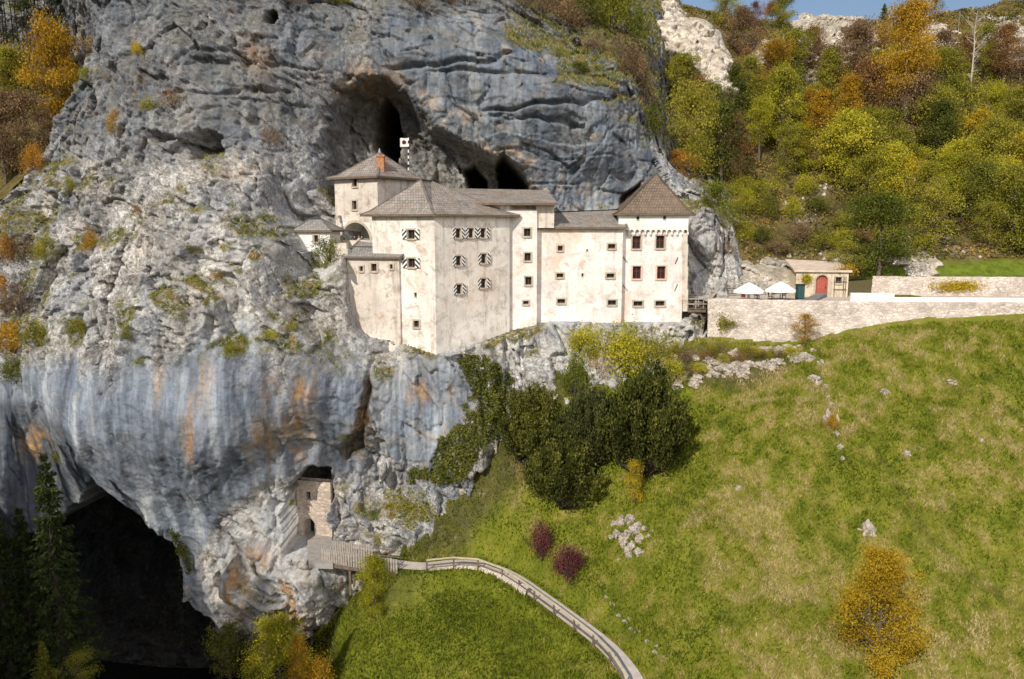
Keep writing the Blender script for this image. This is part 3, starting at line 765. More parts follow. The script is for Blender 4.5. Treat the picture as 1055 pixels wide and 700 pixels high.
def loft_roof(name, mat, rings, parent=None, thick=.22, under=True):
    """rings of equal length from the eave up; thick = depth of the eave board"""
    mb = MB(); n = len(rings[0])
    for a, b in zip(rings, rings[1:]):
        for j in range(n):
            p = [Vector(x) for x in (a[j], a[(j + 1) % n], b[(j + 1) % n], b[j])]
            e = (p[1] - p[0]); 
            if e.length < 1e-4: continue
            e.normalize()
            hgt = lambda x: ((x - p[0]) - e * (x - p[0]).dot(e)).length
            mb.face(p, 0, [((x - Vector((0, 0, 0))).dot(e), hgt(x) + a[j][2] * 1.3) for x in p])
    for a, b in zip(rings, rings[1:]):
        for j in range(n):
            mb.bar(Vector(a[j]), Vector(b[j]), .22, .10)
    last_ = [Vector(x) for x in rings[-1]]
    for j in range(n):
        if (last_[j] - last_[(j + 1) % n]).length > .3: mb.bar(last_[j], last_[(j + 1) % n], .26, .14)
    lo = [Vector(x) - Vector((0, 0, thick)) for x in rings[0]]
    for j in range(n): mb.face([lo[j], lo[(j + 1) % n], rings[0][(j + 1) % n], rings[0][j]], 1)
    mb.face(lo[::-1], 1)
    return mb.build(name, [mat, M['timber']], parent or castle)
def grow(foot, o):
    """offset a convex counter-clockwise footprint outwards"""
    out = []; n = len(foot)
    for i in range(n):
        p, c, q = Vector(foot[i - 1][:2]), Vector(foot[i][:2]), Vector(foot[(i + 1) % n][:2])
        d1 = (c - p).normalized(); d2 = (q - c).normalized()
        n1 = Vector((d1.y, -d1.x)); n2 = Vector((d2.y, -d2.x))
        k = n1 + n2; k = k / max(.3, k.dot(n1)) if k.length else n1
        out.append(c + k * o)
    return out
def ring(foot, z): return [Vector((p[0], p[1], z)) for p in foot]
xy = lambda v: (v[0], v[1])

# 1 great hall, two walls meeting in a corner
hL, hC = P(384, 260, 76.1), P(448, 260, 74.0)
hd = Vector((.79, .613, 0)).normalized()
hR = hC + hd * 9.4
hB = hL + hd * 9.4
hall = [xy(hL), xy(hC), xy(hR), xy(hB)]
ze = P(448, 220.5, 74.0).z
op = {0: [], 1: []}
for px, py, w, h, s in ((423.7,241.6,7.4,9.2,"shutter"),(424,271,7.4,9.2,"shutter"),(428,304,2.6,4.6,"slot"),(429,334,5.6,6.8,"plain")):
    op[0].append(window(hall[0], hall[1], px, py, w, h, s, s != "slot"))
for px, py in ((471.9,240.4),(485.2,240.2),(497.6,240.2),(472.2,268.8),(498.2,266.6),(472.9,298),(498,292)):
    op[1].append(window(hall[1], hall[2], px, py, 5.2, 9.6, "shutter"))
block("hall_wall", M['plaster'], hall, -17, ze, op)
rA, rB = P(433, 185.5, 78.4), P(444, 186.5, 81.2)
ev = ring(grow(hall, .55), ze - .02)
mid = [e.lerp(t, .16) - Vector((0, 0, .22)) for e, t in zip(ev, (rA, rA, rB, rB))]
loft_roof("hall_roof", M['roof_old'], [ev, mid, [rA, rA, rB, rB]])

# 2 west tower with the arched gallery
tC = P(389.5, 215, 79.2)
tl = Vector((-.865, .50, 0)); tr = Vector((.60, .80, 0))
twr = [xy(tC + tl * 6.05), xy(tC), xy(tC + tr * 6.0), xy(tC + tl * 6.05 + tr * 6.0)]
zt = P(389.5, 181, 79.2).z
op = {0: [], 1: []}
for px, py in ((365.7, 188), (365.4, 211.5)):
    op[0].append(window(twr[0], twr[1], px, py, 4.8, 9, "plain"))
ua, za = hit_wall(351.5, 229.5, twr[0], twr[1]); ub, _ = hit_wall(381, 229.5, twr[0], twr[1]); zf = -2.6
op[0].append((ua, ub, zf, za, 2.8))
tw = block("tower_wall", M['plaster_stained'], twr, -15, zt, op)
mb = MB(); d, n, L = facing(twr[0], twr[1]); A = Vector((*twr[0], 0)); mid_u = (ua + ub) / 2; R = (ub - ua) / 2; zc = za - R
arc = [(mid_u - R * math.cos(t), zc + R * math.sin(t)) for t in (math.pi * i / 16 for i in range(17))]
pt = lambda u, z, y: A + d * u + n * y + Vector((0, 0, z))
for (u0, z0), (u1, z1) in zip(arc, arc[1:]):
    mb.face([pt(u0, z0, .003), pt(u1, z1, .003), pt(u1, za, .003), pt(u0, za, .003)])
    mb.face([pt(u0, z0, .003), pt(u0, z0, -2.7), pt(u1, z1, -2.7), pt(u1, z1, .003)])
mb.build("arch_vault", M['plaster_white'], castle)
mb = MB()
for (u0, z0), (u1, z1) in zip(arc, arc[1:]):
    for r0, y in ((1.0, .05),):
        o = lambda u, z, k: (mid_u + (u - mid_u) * k, zc + (z - zc) * k)
        a0, a1, b1, b0 = (u0, z0), (u1, z1), o(u1, z1, 1.13), o(u0, z0, 1.13)
        mb.face([pt(*a0, y), pt(*a1, y), pt(*b1, y), pt(*b0, y)]); mb.face([pt(*b0, y), pt(*b1, y), pt(*b1, -.02), pt(*b0, -.02)]); mb.face([pt(*a0, -.02), pt(*a1, -.02), pt(*a1, y), pt(*a0, y)])
mb.build("arch_ring", M['trim'], castle)
mb = MB(); pa, pb = pt(ua - .4, -1.95, .28), pt(ub + 1.2, -1.95, .28)
mb.bar(pa, pb, .26, 1.3); mb.build("parapet", M['plaster_grey'], castle)
apx = P(391, 157, 82.6)
ev = ring(grow(twr, .6), zt - .05)
r2 = [e.lerp(apx, .2) - Vector((0, 0, .30)) for e in ev]
tro = loft_roof("tower_roof", M['roof_old'], [ev, r2, [apx] * 4])
mb = MB(); k = P(392.5, 171, 80.6)
mb.box(k + Vector((0, 0, -.3)), .75, .75, 2.4); mb.box(k + Vector((0, 0, 1.0)), .95, .95, .18)
mb.build("chimney", M['chimney'], tro)
mb = MB(); mb.tube([apx - Vector((0, 0, .3)), apx + Vector((0, 0, .2)), apx + Vector((0, 0, .42))], [.22, .1, .03], 8); mb.build("finial", M['stone'], tro)

# 3 annex with the lean-to roof in front of the tower
aL, aR = P(358, 290, 76.3), P(411.5, 290, 74.9)
ad = Vector((aR.y - aL.y, -(aR.x - aL.x), 0)).normalized() * -1
anx = [xy(aL), xy(aR), xy(aR + ad * 4.2), xy(aL + ad * 4.2)]
zx = P(385, 264, 75.5).z
op = {0: []}
for px, py, w, h in ((372.4, 277, 3.6, 5), (385.4, 275.7, 5.6, 7.6), (403.3, 274.8, 3, 4.6)):
    op[0].append(window(anx[0], anx[1], px, py, w, h, "plain"))
block("annex_wall", M['plaster_stained'], anx, -16, zx, op)
f2 = grow(anx, .35); zr = zx - .1
loft_roof("annex_roof", M['roof_grey'], [[Vector((*f2[0], zr)), Vector((*f2[1], zr)), Vector((*f2[2], zr + 1.75)), Vector((*f2[3], zr + 1.75))], [Vector((*f2[0], zr + .08)), Vector((*f2[1], zr + .08)), Vector((*f2[2], zr + 1.83)), Vector((*f2[3], zr + 1.83))],
   [Vector((*Vector(f2[0]).lerp(Vector(f2[3]), .5), zr + .96))] * 1 + [Vector((*Vector(f2[1]).lerp(Vector(f2[2]), .5), zr + .96))] * 2 + [Vector((*Vector(f2[0]).lerp(Vector(f2[3]), .5), zr + .96))] * 1], thick=.15)

# 4 middle range under the lean-to roof in the cave mouth
m0, m1 = P(500, 260, 80.3), P(553.2, 260, 80.3)
rng_ = [xy(m0), xy(m1), (m1.x, 93), (m0.x, 93)]
zm = P(530, 210.5, 80.3).z
op = {0: []}
for px, py, w, h, s in ((513.4,240.4,6.6,7.6,"plain"),(543.2,239.6,6.8,8,"plain"),(513.4,265.6,6,8.4,"pale"),(543.6,264.8,6.4,8,"plain"),(512.8,291,6.2,8.6,"pale"),(544.4,289.6,6.4,8.2,"plain"),(516,309,5.6,5.6,"plain"),(541.8,312,5.6,3.6,"plain"),(512,216.4,3.6,4.2,"plain")):
    op[0].append(window(rng_[0], rng_[1], px, py, w, h, s))
u0, z0 = hit_wall(526, 216.3, rng_[0], rng_[1]); u1, z1 = hit_wall(552.4, 211.8, rng_[0], rng_[1])
op[0].append((u0, u1, z0, z1, 1.5))
block("range_wall", M['plaster_pink'], rng_, -16, zm, op)
n0, n1 = P(553.2, 215, 80.6), P(571, 215, 80.6)
block("loft_wall", M['plaster_stained'], [xy(n0), xy(n1), (n1.x, 93), (n0.x, 93)], 0, zm - .05)
q = [P(470, 211.5, 79.6), P(575, 211.5, 79.6), P(563, 198, 88.5), P(462, 196, 88.5)]
mb = MB(); ups = Vector((0, 0, .22))
e = Vector((1, 0, 0))
mb.face([p + ups for p in q], 0, [(p.x, (p.y - 79) * 1.1) for p in q]); mb.face([p for p in q][::-1], 1)
for k in range(4): mb.face([q[k], q[(k + 1) % 4], q[(k + 1) % 4] + ups, q[k] + ups], 1)
mb.build("range_roof", [M['roof_old'], M['timber']], castle)

# 5 long wing
w0, w1 = P(552.6, 280, 81.2), P(641, 280, 81.2)
wing = [xy(w0), xy(w1), (w1.x, 90), (w0.x, 90)]
zw = P(600, 234, 81.2).z
op = {0: []}
for px, py, w, h, s in ((577.2,256,5,5,"plain"),(576.9,284,7,4.2,"plain"),(578.2,310.5,8,4.4,"plain"),(605,258,1.8,2,"slot"),(600.2,283.4,2.2,3,"slot"),(630.2,254,7.6,4.8,"red"),(628.9,284.2,8,4.4,"plain"),(630.5,312,8.6,5,"plain")):
    op[0].append(window(wing[0], wing[1], px, py, w, h, s, s != "slot"))
block("wing_wall", M['plaster_pink'], wing, -16, zw, op)
rl, rr = P(571, 219, 86.5), P(643, 216, 86.5)
g = grow(wing, .45); ev = ring([g[0], (wing[1][0] + .3, g[1][1]), (wing[1][0] + .3, g[2][1]), g[3]], zw - .02)
loft_roof("wing_roof", M['roof_old'], [ev, [rl, rr, rr, rl]])

# 6 east tower with the corbelled top storey
e0, e1 = P(639, 280, 82.0), P(704, 280, 82.0)
et = [xy(e0), xy(e1), (e1.x + .4, 90), (e0.x + .4, 90)]
zc_ = P(670, 233, 82.0).z; ztop = P(670, 219, 82.0).z
op = {0: []}
for px, py, w, h, s in ((655.7,250,8.6,13,"red"),(680.2,249.6,8.6,13,"red"),(656,281,8.6,13,"pink"),(681.2,281,8.6,13,"pink"),(657.3,313,9.4,5,"plain"),(680,312.8,9.4,5,"plain")):
    op[0].append(window(et[0], et[1], px, py, w, h, s))
block("tower_wall", M['plaster_pink'], et, -16, zc_, op)
top_f = grow(et, .32)
op = {0: [window(top_f[0], top_f[1], 657.3, 224.8, 3, 3.4, "slot", False), window(top_f[0], top_f[1], 684.8, 224.4, 3, 3.4, "slot", False)]}
block("top_storey", M['plaster_white'], top_f, zc_ - .003, ztop, op)
mb = MB(); fa, fb = Vector((*top_f[0], 0)), Vector((*top_f[1], 0)); d, n, L = facing(top_f[0], top_f[1]); NB = 13; pitch = L / NB
for i in range(NB):                                          # little round arches carried by corbels
    c0 = fa + d * (pitch * (i + .5)); r = pitch * .36
    ar = [(-r * math.cos(t), -.62 + r * math.sin(t)) for t in (math.pi * j / 8 for j in range(9))]
    pp = lambda x, z, y: c0 + d * x + n * y + Vector((0, 0, zc_ + z))
    seq = [(-pitch / 2, -.62)] + ar + [(pitch / 2, -.62)]
    for (x0, z0), (x1, z1) in zip(seq, seq[1:]):
        mb.face([pp(x0, z0, -.002), pp(x1, z1, -.002), pp(x1, -.001, -.002), pp(x0, -.001, -.002)])
        mb.face([pp(x0, z0, -.002), pp(x0, z0, -.31), pp(x1, z1, -.31), pp(x1, z1, -.002)])
for i in range(NB + 1):
    c0 = fa + d * (pitch * i) + n * -.17 + Vector((0, 0, zc_ - .78))
    mb.box(c0, pitch * .26, .28, .32, Matrix((d, n, (0, 0, 1))).transposed()); mb.box(c0 + Vector((0, 0, -.2)) - n * .06, pitch * .2, .16, .14, Matrix((d, n, (0, 0, 1))).transposed())
mb.build("corbel_table", M['plaster_white'], castle)
mb = MB()
for i in range(7):
    mb.box(P(705.2, 246 + i * 11.5, 82.15 + .01), .62 if i % 2 else .5, .8, 1.235)
mb.build("corner_buttress", M['plaster_grey'], castle)
for px in (656, 681.2):
    pass
apx = P(676, 178.5, 86); ev = ring(grow(et, .75), ztop - .1)
r2 = [e.lerp(apx, .14) - Vector((0, 0, .28)) for e in ev]
loft_roof("tower_roof", M['roof_brown'], [ev, r2, [apx] * 4])
for s_, px in ((1, 643.5), (1, 641.5)):
    pass
for (xa, ya, xb, yb) in ((641.5, 264.5, 646.5, 270.5), (695.5, 272, 698.5, 265), (641.5, 293.5, 646.5, 299.5), (695, 300, 698, 293)):
    mb = MB(); a, b = P(xa, ya, 81.93), P(xb, yb, 81.93); mb.bar(a, b, .05, .06); mb.build("iron_tie", M['blackpaint'], castle)

# parapet between the hut and the tower, ledge wall
mb = MB(); mb.bar(P(345, 256, 77.6), P(358, 256, 77.0), .35, 1.1); mb.bar(P(343, 266, 77.5), P(359.5, 268, 76.6), .5, 2.2); mb.build("terrace_wall", M['plaster_grey'], castle)

# hut on the ledge
hut = empty("guard_hut", P(326, 262, 78.5), "small white hut with a grey hipped roof perched on the rock ledge", "hut")
h0, h1 = P(306, 250, 78.2), P(340, 250, 77.7)
dd = Vector((h1.x - h0.x, h1.y - h0.y, 0)).normalized(); nb = Vector((-dd.y, dd.x, 0))
hf = [xy(h0), xy(h1), xy(h1 + nb * 3), xy(h0 + nb * 3)]
zh = P(326, 237, 78).z
o = window(hf[0], hf[1], 325.7, 246, 4.6, 7, "plain", True, hut)
block("hut_wall", M['plaster_white'], hf, -6.5, zh, {0: [o]}, parent=hut)
ra, rb_ = P(320, 225.5, 79.5), P(331, 225.5, 79.3)
loft_roof("hut_roof", M['roof_grey'], [ring(grow(hf, .35), zh - .02), [ra, rb_, rb_, ra]], hut)

# flag on its pole
fl = empty("flag", P(420.5, 178, 84), "white banner with a dark red emblem on a striped pole behind the castle tower", "flag")
mb = MB(); a, b = P(420.8, 182, 84), P(420.8, 139, 84)
for i in range(14):
    mb.tube([a.lerp(b, i / 14), a.lerp(b, (i + 1) / 14)], .07, 6, i % 2)
mb.build("pole", [M['whitepaint'], M['blackpaint']], fl)
tb = NT("banner_cloth", .85, .1)
uvn = tb.n("SeparateXYZ"); tb.lk(tb.n("TexCoord").outputs["UV"], uvn.inputs[0])
dx = tb.math('SUBTRACT', uvn.outputs[0], .5); dy = tb.math('SUBTRACT', uvn.outputs[1], .5)
rr_ = tb.math('SQRT', tb.math('ADD', tb.math('MULTIPLY', dx, dx), tb.math('MULTIPLY', dy, dy)))
rr_ = tb.math('ADD', rr_, tb.math('MULTIPLY', tb.math('SUBTRACT', tb.noise(5, 2), .5), .16))
tb.color(tb.mix(tb.math('LESS_THAN', rr_, .25), (.72, .70, .68), tb.ramp(tb.noise(9, 2), [(.45, (.05, .02, .02)), (.55, (.25, .03, .03))], 'CONSTANT')))
mb = MB(); N = 8
for i in range(N):
    for j in range(N):
        f = lambda a_, b_: P(420.4 - a_ * 8.2, 142.5 + b_ * 9, 84) + Vector((0, .09 * math.sin(a_ * 6 + b_ * 2), 0))
        mb.face([f(i / N, j / N), f(i / N, (j + 1) / N), f((i + 1) / N, (j + 1) / N), f((i + 1) / N, j / N)], 0, [(i / N, j / N), (i / N, (j + 1) / N), ((i + 1) / N, (j + 1) / N), ((i + 1) / N, j / N)])
mb.build("cloth", tb.m, fl, True)
# ------------------------------------------------------------------ TERRACE, ROAD, RETAINING WALLS
def stone_wall_mat(name, c, joint=.6):
    t = NT(name, .93, .1)
    v = t.n("TexVoronoi"); v.inputs["Scale"].default_value = 2.1; t.lk(t.mapped((1, 1, 1.7)), v.inputs["Vector"])
    e = t.voro(2.1, t.mapped((1, 1, 1.7)), 'DISTANCE_TO_EDGE')
    b = t.ramp(t.noise(.5, 8, .65), [(.3, tuple(x * .72 for x in c)), (.65, tuple(min(.85, x * 1.15) for x in c))])
    b = t.mix(.32, b, t.ramp(v.outputs["Color"], [(.2, .25), (.8, .75)]), 'OVERLAY')
    b = t.mix(t.math('MULTIPLY', t.ramp(e, [(0., 1.), (.07, 0.)]), joint), b, tuple(x * .45 for x in c))
    d = t.ramp(t.noise(1.3, 8, .72), [(.58, 0.), (.68, 1.)])
    b = t.mix(t.math('MULTIPLY', d, .7), b, (.16, .13, .09))
    t.color(b); t.bump(t.math('ADD', t.math('MULTIPLY', t.ramp(e, [(0., 0.), (.12, 1.)]), .6), t.noise(3, 6)), .6, .12)
    return t.m
M['wall'] = stone_wall_mat("terrace_masonry", (.58, .505, .44), .42)
M['ruin'] = stone_wall_mat("pinkish_masonry", (.50, .42, .35), .35)
M['gravel'] = plain("pale_gravel", (.50, .43, .36), .95, .2, 2, .4)
TF = [(729,318,80.6),(752,314,80.3),(800,313.5,79.4),(850,315.5,78.4),(877,318,77.7),(922,320,77.2),(985,317,76.9),(1055,315,76.6),(1200,311,76.2)]
tw_ = [Vector((P(px, py, Y).x, Y, TERR_Z)) for px, py, Y in TF]
mb = MB()
tb_pts = [Vector((p.x, 93.5 if i < 5 else 88.6, TERR_Z)) for i, p in enumerate(tw_)]
for i in range(len(tw_) - 1): mb.face([tw_[i], tw_[i + 1], tb_pts[i + 1], tb_pts[i]])
mb.build("terrace_pavement", M['gravel'], kind="structure")
def battered_wall(name, line, ztop, zbot, lean, thick, mat, seed, label, cat, sub=.3, bulge=.12, parent=None):
    """masonry wall with an uneven face; line is its top front edge"""
    L = resample(line, sub); nv = 22; vs = []; 
    for i, p in enumerate(L):
        a, b = L[max(i - 1, 0)], L[min(i + 1, len(L) - 1)]; d = (b - a).normalized(); n = Vector((d.y, -d.x, 0)).normalized()
        zt = ztop(i / (len(L) - 1)) if callable(ztop) else ztop; zb = zbot(i / (len(L) - 1)) if callable(zbot) else zbot
        row = [p + n * -thick + Vector((0, 0, zt - p.z)), p + Vector((0, 0, zt - p.z))]
        for k in range(1, nv): row.append(p + n * lean * k / (nv - 1) + Vector((0, 0, zt + (zb - zt) * k / (nv - 1) - p.z)))
        vs.append(row)
    arr = np.array([[tuple(v) for v in r] for r in vs]); sh = arr.shape; f = arr.reshape(-1, 3)
    nz = bulge * noise(f / .55, seed) + bulge * .8 * noise(f / 1.9, seed + 1)
    arr[:, 1:, 1] += nz.reshape(sh[:2])[:, 1:]; arr[:, :2, 2] += (.06 * noise(f / .9, seed + 2)).reshape(sh[:2])[:, :2]
    ii = np.arange(sh[0] * sh[1]).reshape(sh[:2])
    F = np.stack([ii[:-1, :-1], ii[:-1, 1:], ii[1:, 1:], ii[1:, :-1]], -1).reshape(-1, 4)
    me = mesh_np(name, arr.reshape(-1, 3), F, True)
    return link(name, me, mat, parent, **({} if parent else dict(label=label, cat=cat)))
up = Vector((0, 0, 0))
battered_wall("retaining_wall", [Vector(p) for p in tw_], TERR_Z + .32, TERR_Z - 4.6, .9, .45, M['wall'], 101, "long pale rubble retaining wall below the umbrella terrace and the road", "retaining wall")
# left return of the terrace wall, sloping down to the gorge by the tower
battered_wall("terrace_end_wall", [P(735, 300, 88).xy.to_3d() + Vector((0, 0, TERR_Z)), tw_[0].copy()], TERR_Z + .32, TERR_Z - 4.6, .5, .4, M['wall'], 105, "short end wall of the terrace beside the timber bridge", "wall")
pc = [P(877, 313, 77.9), P(922, 314.5, 77.4)]
mb = MB(); pl = [Vector((p.x, p.y + .45, 0)) for p in tw_[4:]]
mb.bar(Vector((pl[0].x, pl[0].y, TERR_Z + .62)), Vector((pl[1].x, pl[1].y, TERR_Z + .62)), .34, 1.15)
for a, b in zip(pl[1:], pl[2:]): mb.bar(Vector((a.x, a.y, TERR_Z + .5)), Vector((b.x, b.y, TERR_Z + .5)), .34, .55)
mb.build("road_parapet", M['plaster_white'], label="low white rendered parapet along the outer edge of the road", cat="parapet")
mb = MB(); a = P(880, 304, 84); mb.box(Vector((P(905, 306, 83).x, 80.3, TERR_Z + .35)), 5.5, 2.2, .7); mb.build("planting_bed", M['meadow'], label="raised grassy bed behind the taller end of the white parapet", cat="planting bed")
uw = [P(px, 300, Y) for px, Y in ((898, 89.3), (915, 88.4), (985, 87.8), (1055, 87.4), (1200, 86.8))]
for p in uw: p.z = TERR_Z
zu = P(985, 285.5, 87.8).z
battered_wall("upper_wall", uw, zu, TERR_Z - .4, .35, .6, M['wall'], 111, "rough pale stone wall above the road with a grass strip on top", "wall")

# gatehouse
M['plaster_gate'] = plaster('old_gate_plaster', (.66, .56, .42), .8, .4)
gh = empty("gatehouse", P(846, 306, 86.5), "small pale stone gatehouse with a red arched door and a flat pale roof", "gatehouse")
g0, g1 = P(820, 290, 87.15), P(874, 290, 86.0)
gf = [xy(g0), xy(g1), (g1.x + .8, g1.y + 5), (g0.x + .8, g0.y + 5)]
zg = P(845, 280, 86.6).z
dz0 = TERR_Z
u0, zt_ = hit_wall(841, 283.5, gf[0], gf[1]); u1, _ = hit_wall(853.6, 283.5, gf[0], gf[1])
o2 = window(gf[0], gf[1], 864, 288.8, 6.2, 6.4, "plain", True, gh)
block("wall", M['plaster_gate'], gf, TERR_Z - .6, zg, {0: [(u0, u1, TERR_Z - .02, zt_, .35), o2]}, parent=gh)
d, n, L = facing(gf[0], gf[1]); A = Vector((*gf[0], 0)); mu = (u0 + u1) / 2; R = (u1 - u0) / 2; zc2 = zt_ - R
pt = lambda u, z, y: A + d * u + n * y + Vector((0, 0, z))
arc = [(mu - R * math.cos(t), zc2 + R * math.sin(t)) for t in (math.pi * i / 14 for i in range(15))]
mb = MB()
for (a0, b0), (a1, b1) in zip(arc, arc[1:]):
    mb.face([pt(a0, b0, .004), pt(a1, b1, .004), pt(a1, zt_, .004), pt(a0, zt_, .004)]); mb.face([pt(a0, b0, .004), pt(a0, b0, -.3), pt(a1, b1, -.3), pt(a1, b1, .004)])
mb.build("door_arch", M['plaster_white'], gh)
mb = MB()
o_ = lambda u, z, k: (mu + (u - mu) * k, zc2 + (z - zc2) * k)
full = [(mu - R, TERR_Z)] + arc + [(mu + R, TERR_Z)]
for (a0, b0), (a1, b1) in zip(full, full[1:]):
    k0, k1 = (a0 + (-.22 if a0 < mu else .22), b0) if b0 <= zc2 + .01 else o_(a0, b0, 1.3), (a1 + (-.22 if a1 < mu else .22), b1) if b1 <= zc2 + .01 else o_(a1, b1, 1.3)
    mb.face([pt(a0, b0, .07), pt(a1, b1, .07), pt(*k1, .07), pt(*k0, .07)]); mb.face([pt(*k0, .07), pt(*k1, .07), pt(*k1, -.01), pt(*k0, -.01)])
mb.build("door_surround", M['trim'], gh)
mb = MB(); NP = 6
for i in range(NP):
    ua_, ub_ = u0 + (u1 - u0) * i / NP, u0 + (u1 - u0) * (i + 1) / NP
    mb.box((pt((ua_ + ub_) / 2, (TERR_Z + zt_) / 2, -.28 + .012 * (i % 2))), (u1 - u0) / NP - .015, .06, zt_ - TERR_Z - .01, Matrix((d, n, (0, 0, 1))).transposed())
dr = mb.build("door", plain("red_door_wood", (.36, .10, .07), .7, .25, 3, .2), gh)
mb = MB(); mb.box(pt(u1 - .2, TERR_Z + 1.1, -.2), .05, .12, .16, Matrix((d, n, (0, 0, 1))).transposed()); mb.build("handle", M['blackpaint'], dr)
mb = MB(); f3 = grow(gf, .3)
q = [Vector((*f3[0], zg - .05)), Vector((*f3[1], zg - .05)), Vector((*f3[2], zg + .75)), Vector((*f3[3], zg + 1.0))]
ups = Vector((0, 0, .2)); mb.face([p + ups for p in q]); mb.face(q[::-1], 1)
for k in range(4): mb.face([q[k], q[(k + 1) % 4], q[(k + 1) % 4] + ups, q[k] + ups])
mb.build("roof", [plain("pale_roof_slab", (.56, .46, .36), .9, .2, 1.2, .3), M['timber']], gh)
mb = MB()
for z in (TERR_Z + .9, TERR_Z + 1.8): mb.bar(pt(u1 + .6, z, .12), pt(L - .15, z, .12), .06, .06)
for u in (u1 + .7, u1 + 1.7, L - .3): mb.bar(pt(u, TERR_Z, .12), pt(u, TERR_Z + 2.4, .12), .06, .06)
mb.build("trellis", M['timber'], gh)
# ramp, cabinet, terrace furniture
mb = MB(); r = [P(822, 314, 80.2), P(838, 313.5, 80.0), P(852, 304.5, 86), P(842, 303.8, 86)]
for p in r[:2]: p.z = TERR_Z + .06
for p in r[2:]: p.z = TERR_Z + .5
mb.face(r); lo = [Vector((p.x, p.y, TERR_Z + .005)) for p in r]
for k in range(4): mb.face([lo[k], lo[(k + 1) % 4], r[(k + 1) % 4], r[k]])
mb.build("door_ramp", plain("grey_ramp_boards", (.20, .19, .18), .9, .2, 3, .2), label="grey boarded ramp leading up to the red gatehouse door", cat="ramp")
cb = empty("cabinet", Vector((P(824, 305, 83.5).x, 83.5, TERR_Z)), "dark green upright metal cabinet between the umbrella and the ramp", "cabinet")
c0 = cb.location
mb = MB(); mb.box(c0 + Vector((0, 0, .83)), .8, .7, 1.55); mb.build("body", plain("dark_green_metal", (.02, .06, .055), .5, .15, 2), cb)
mb = MB(); mb.box(c0 + Vector((0, 0, 1.66)), .9, .8, .1); mb.build("lid", M['blackpaint'], cb)
mb = MB(); mb.box(c0 + Vector((-.18, -.37, .84)), .33, .03, 1.35); mb.box(c0 + Vector((.18, -.37, .84)), .33, .03, 1.35); mb.build("door", plain("green_door_metal", (.03, .085, .075), .5, .15, 2), cb)
M['canvas'] = plain("white_canvas", (.80, .785, .76), .85, .04, 1.5)
def umbrella(px, py, Y, R, label, tilt=0):
    b = Vector((P(px, 300, Y).x, Y, TERR_Z)); r = empty("patio_umbrella", b, label, "umbrella", "white umbrellas on the terrace")
    zt = P(px, py - 6, Y).z; zr = zt - .95
    mb = MB(); mb.tube([b, Vector((b.x, b.y, zt + .12))], .04, 8); mb.build("pole", M['greytimber'], r)
    mb = MB(); mb.tube([b, b + Vector((0, 0, .14))], [.36, .30], 12); mb.build("base", M['stone'], r)
    mb = MB(); n = 8; top = Vector((b.x, b.y, zt))
    for k in range(n):
        for s in (0, 1):
            t0, t1 = (2 * math.pi * (k + .5 * s) / n, 2 * math.pi * (k + .5 * (s + 1)) / n)
            def ptc(t, f):
                sag = .13 * f * (abs(math.sin(t * n / 2)))
                return Vector((b.x + math.cos(t) * R * f * (1 - .06 * abs(math.sin(t * n / 2))), b.y + math.sin(t) * R * f * (1 - .06 * abs(math.sin(t * n / 2))), zt - (zt - zr) * (f ** 1.15) - sag * .35))
            for f0, f1 in ((.04, .35), (.35, .7), (.7, 1)): mb.face([ptc(t0, f0), ptc(t0, f1), ptc(t1, f1), ptc(t1, f0)])
            mb.face([ptc(t0, 1), ptc(t0, 1) - Vector((0, 0, .2)), ptc(t1, 1) - Vector((0, 0, .2)), ptc(t1, 1)])
    mb.build("canopy", M['canvas'], r)
    for k in range(n):
        t = 2 * math.pi * k / n; mb = MB(); mb.bar(Vector((b.x, b.y, zr + .25)), Vector((b.x + math.cos(t) * R * .5, b.y + math.sin(t) * R * .5, zt - (zt - zr) * .5 - .03)), .03); mb.build("rib", M['greytimber'], r)
umbrella(771.5, 297, 82.0, 1.72, "white patio umbrella standing nearer the castle tower, orange chair beneath it")
umbrella(804, 296, 82.2, 1.72, "white patio umbrella standing next to the dark green cabinet")
def table(px, Y, label):
    b = Vector((P(px, 300, Y).x, Y, TERR_Z)); r = empty("patio_table", b, label, "table", "patio tables")
    mb = MB(); mb.box(b + Vector((0, 0, .73)), 1.1, .8, .05); mb.build("top", M['timber'], r)
    for sx in (-1, 1):
        for sy in (-1, 1):
            mb = MB(); mb.bar(b + Vector((sx * .48, sy * .33, 0)), b + Vector((sx * .48, sy * .33, .705)), .05); mb.build("leg", M['timber'], r)
def chair(px, Y, rz, mat, label):
    b = Vector((P(px, 300, Y).x, Y, TERR_Z)); r = empty("patio_chair", b, label, "chair", "patio chairs"); r.rotation_euler.z = rz
    loc = lambda mb, n_: mb.build(n_, mat, r, local=True)
    mb = MB(); mb.box((0, 0, .44), .46, .44, .05); loc(mb, "seat")
    mb = MB(); mb.box((0, .21, .72), .44, .04, .42); loc(mb, "backrest")
    for sx in (-1, 1):
        for sy in (-1, 1):
            mb = MB(); mb.bar((sx * .2, sy * .19, 0), (sx * .2, sy * .19, .415), .045); loc(mb, "leg")
orange = plain("orange_chair_paint", (.45, .14, .05), .6, .15, 3)
table(776, 82.6, "dark table under the umbrella nearer the castle tower"); table(801, 82.8, "dark table under the umbrella beside the green cabinet")
chair(766, 81.5, 2.9, orange, "orange chair at the table nearer the castle tower")
chair(780, 83.5, .2, M['timber'], "dark wooden chair behind the table nearer the castle tower")
chair(794, 82.2, 1.5, M['timber'], "dark wooden chair between the two umbrella tables")
chair(808, 83.6, -.3, M['timber'], "dark wooden chair near the green cabinet")
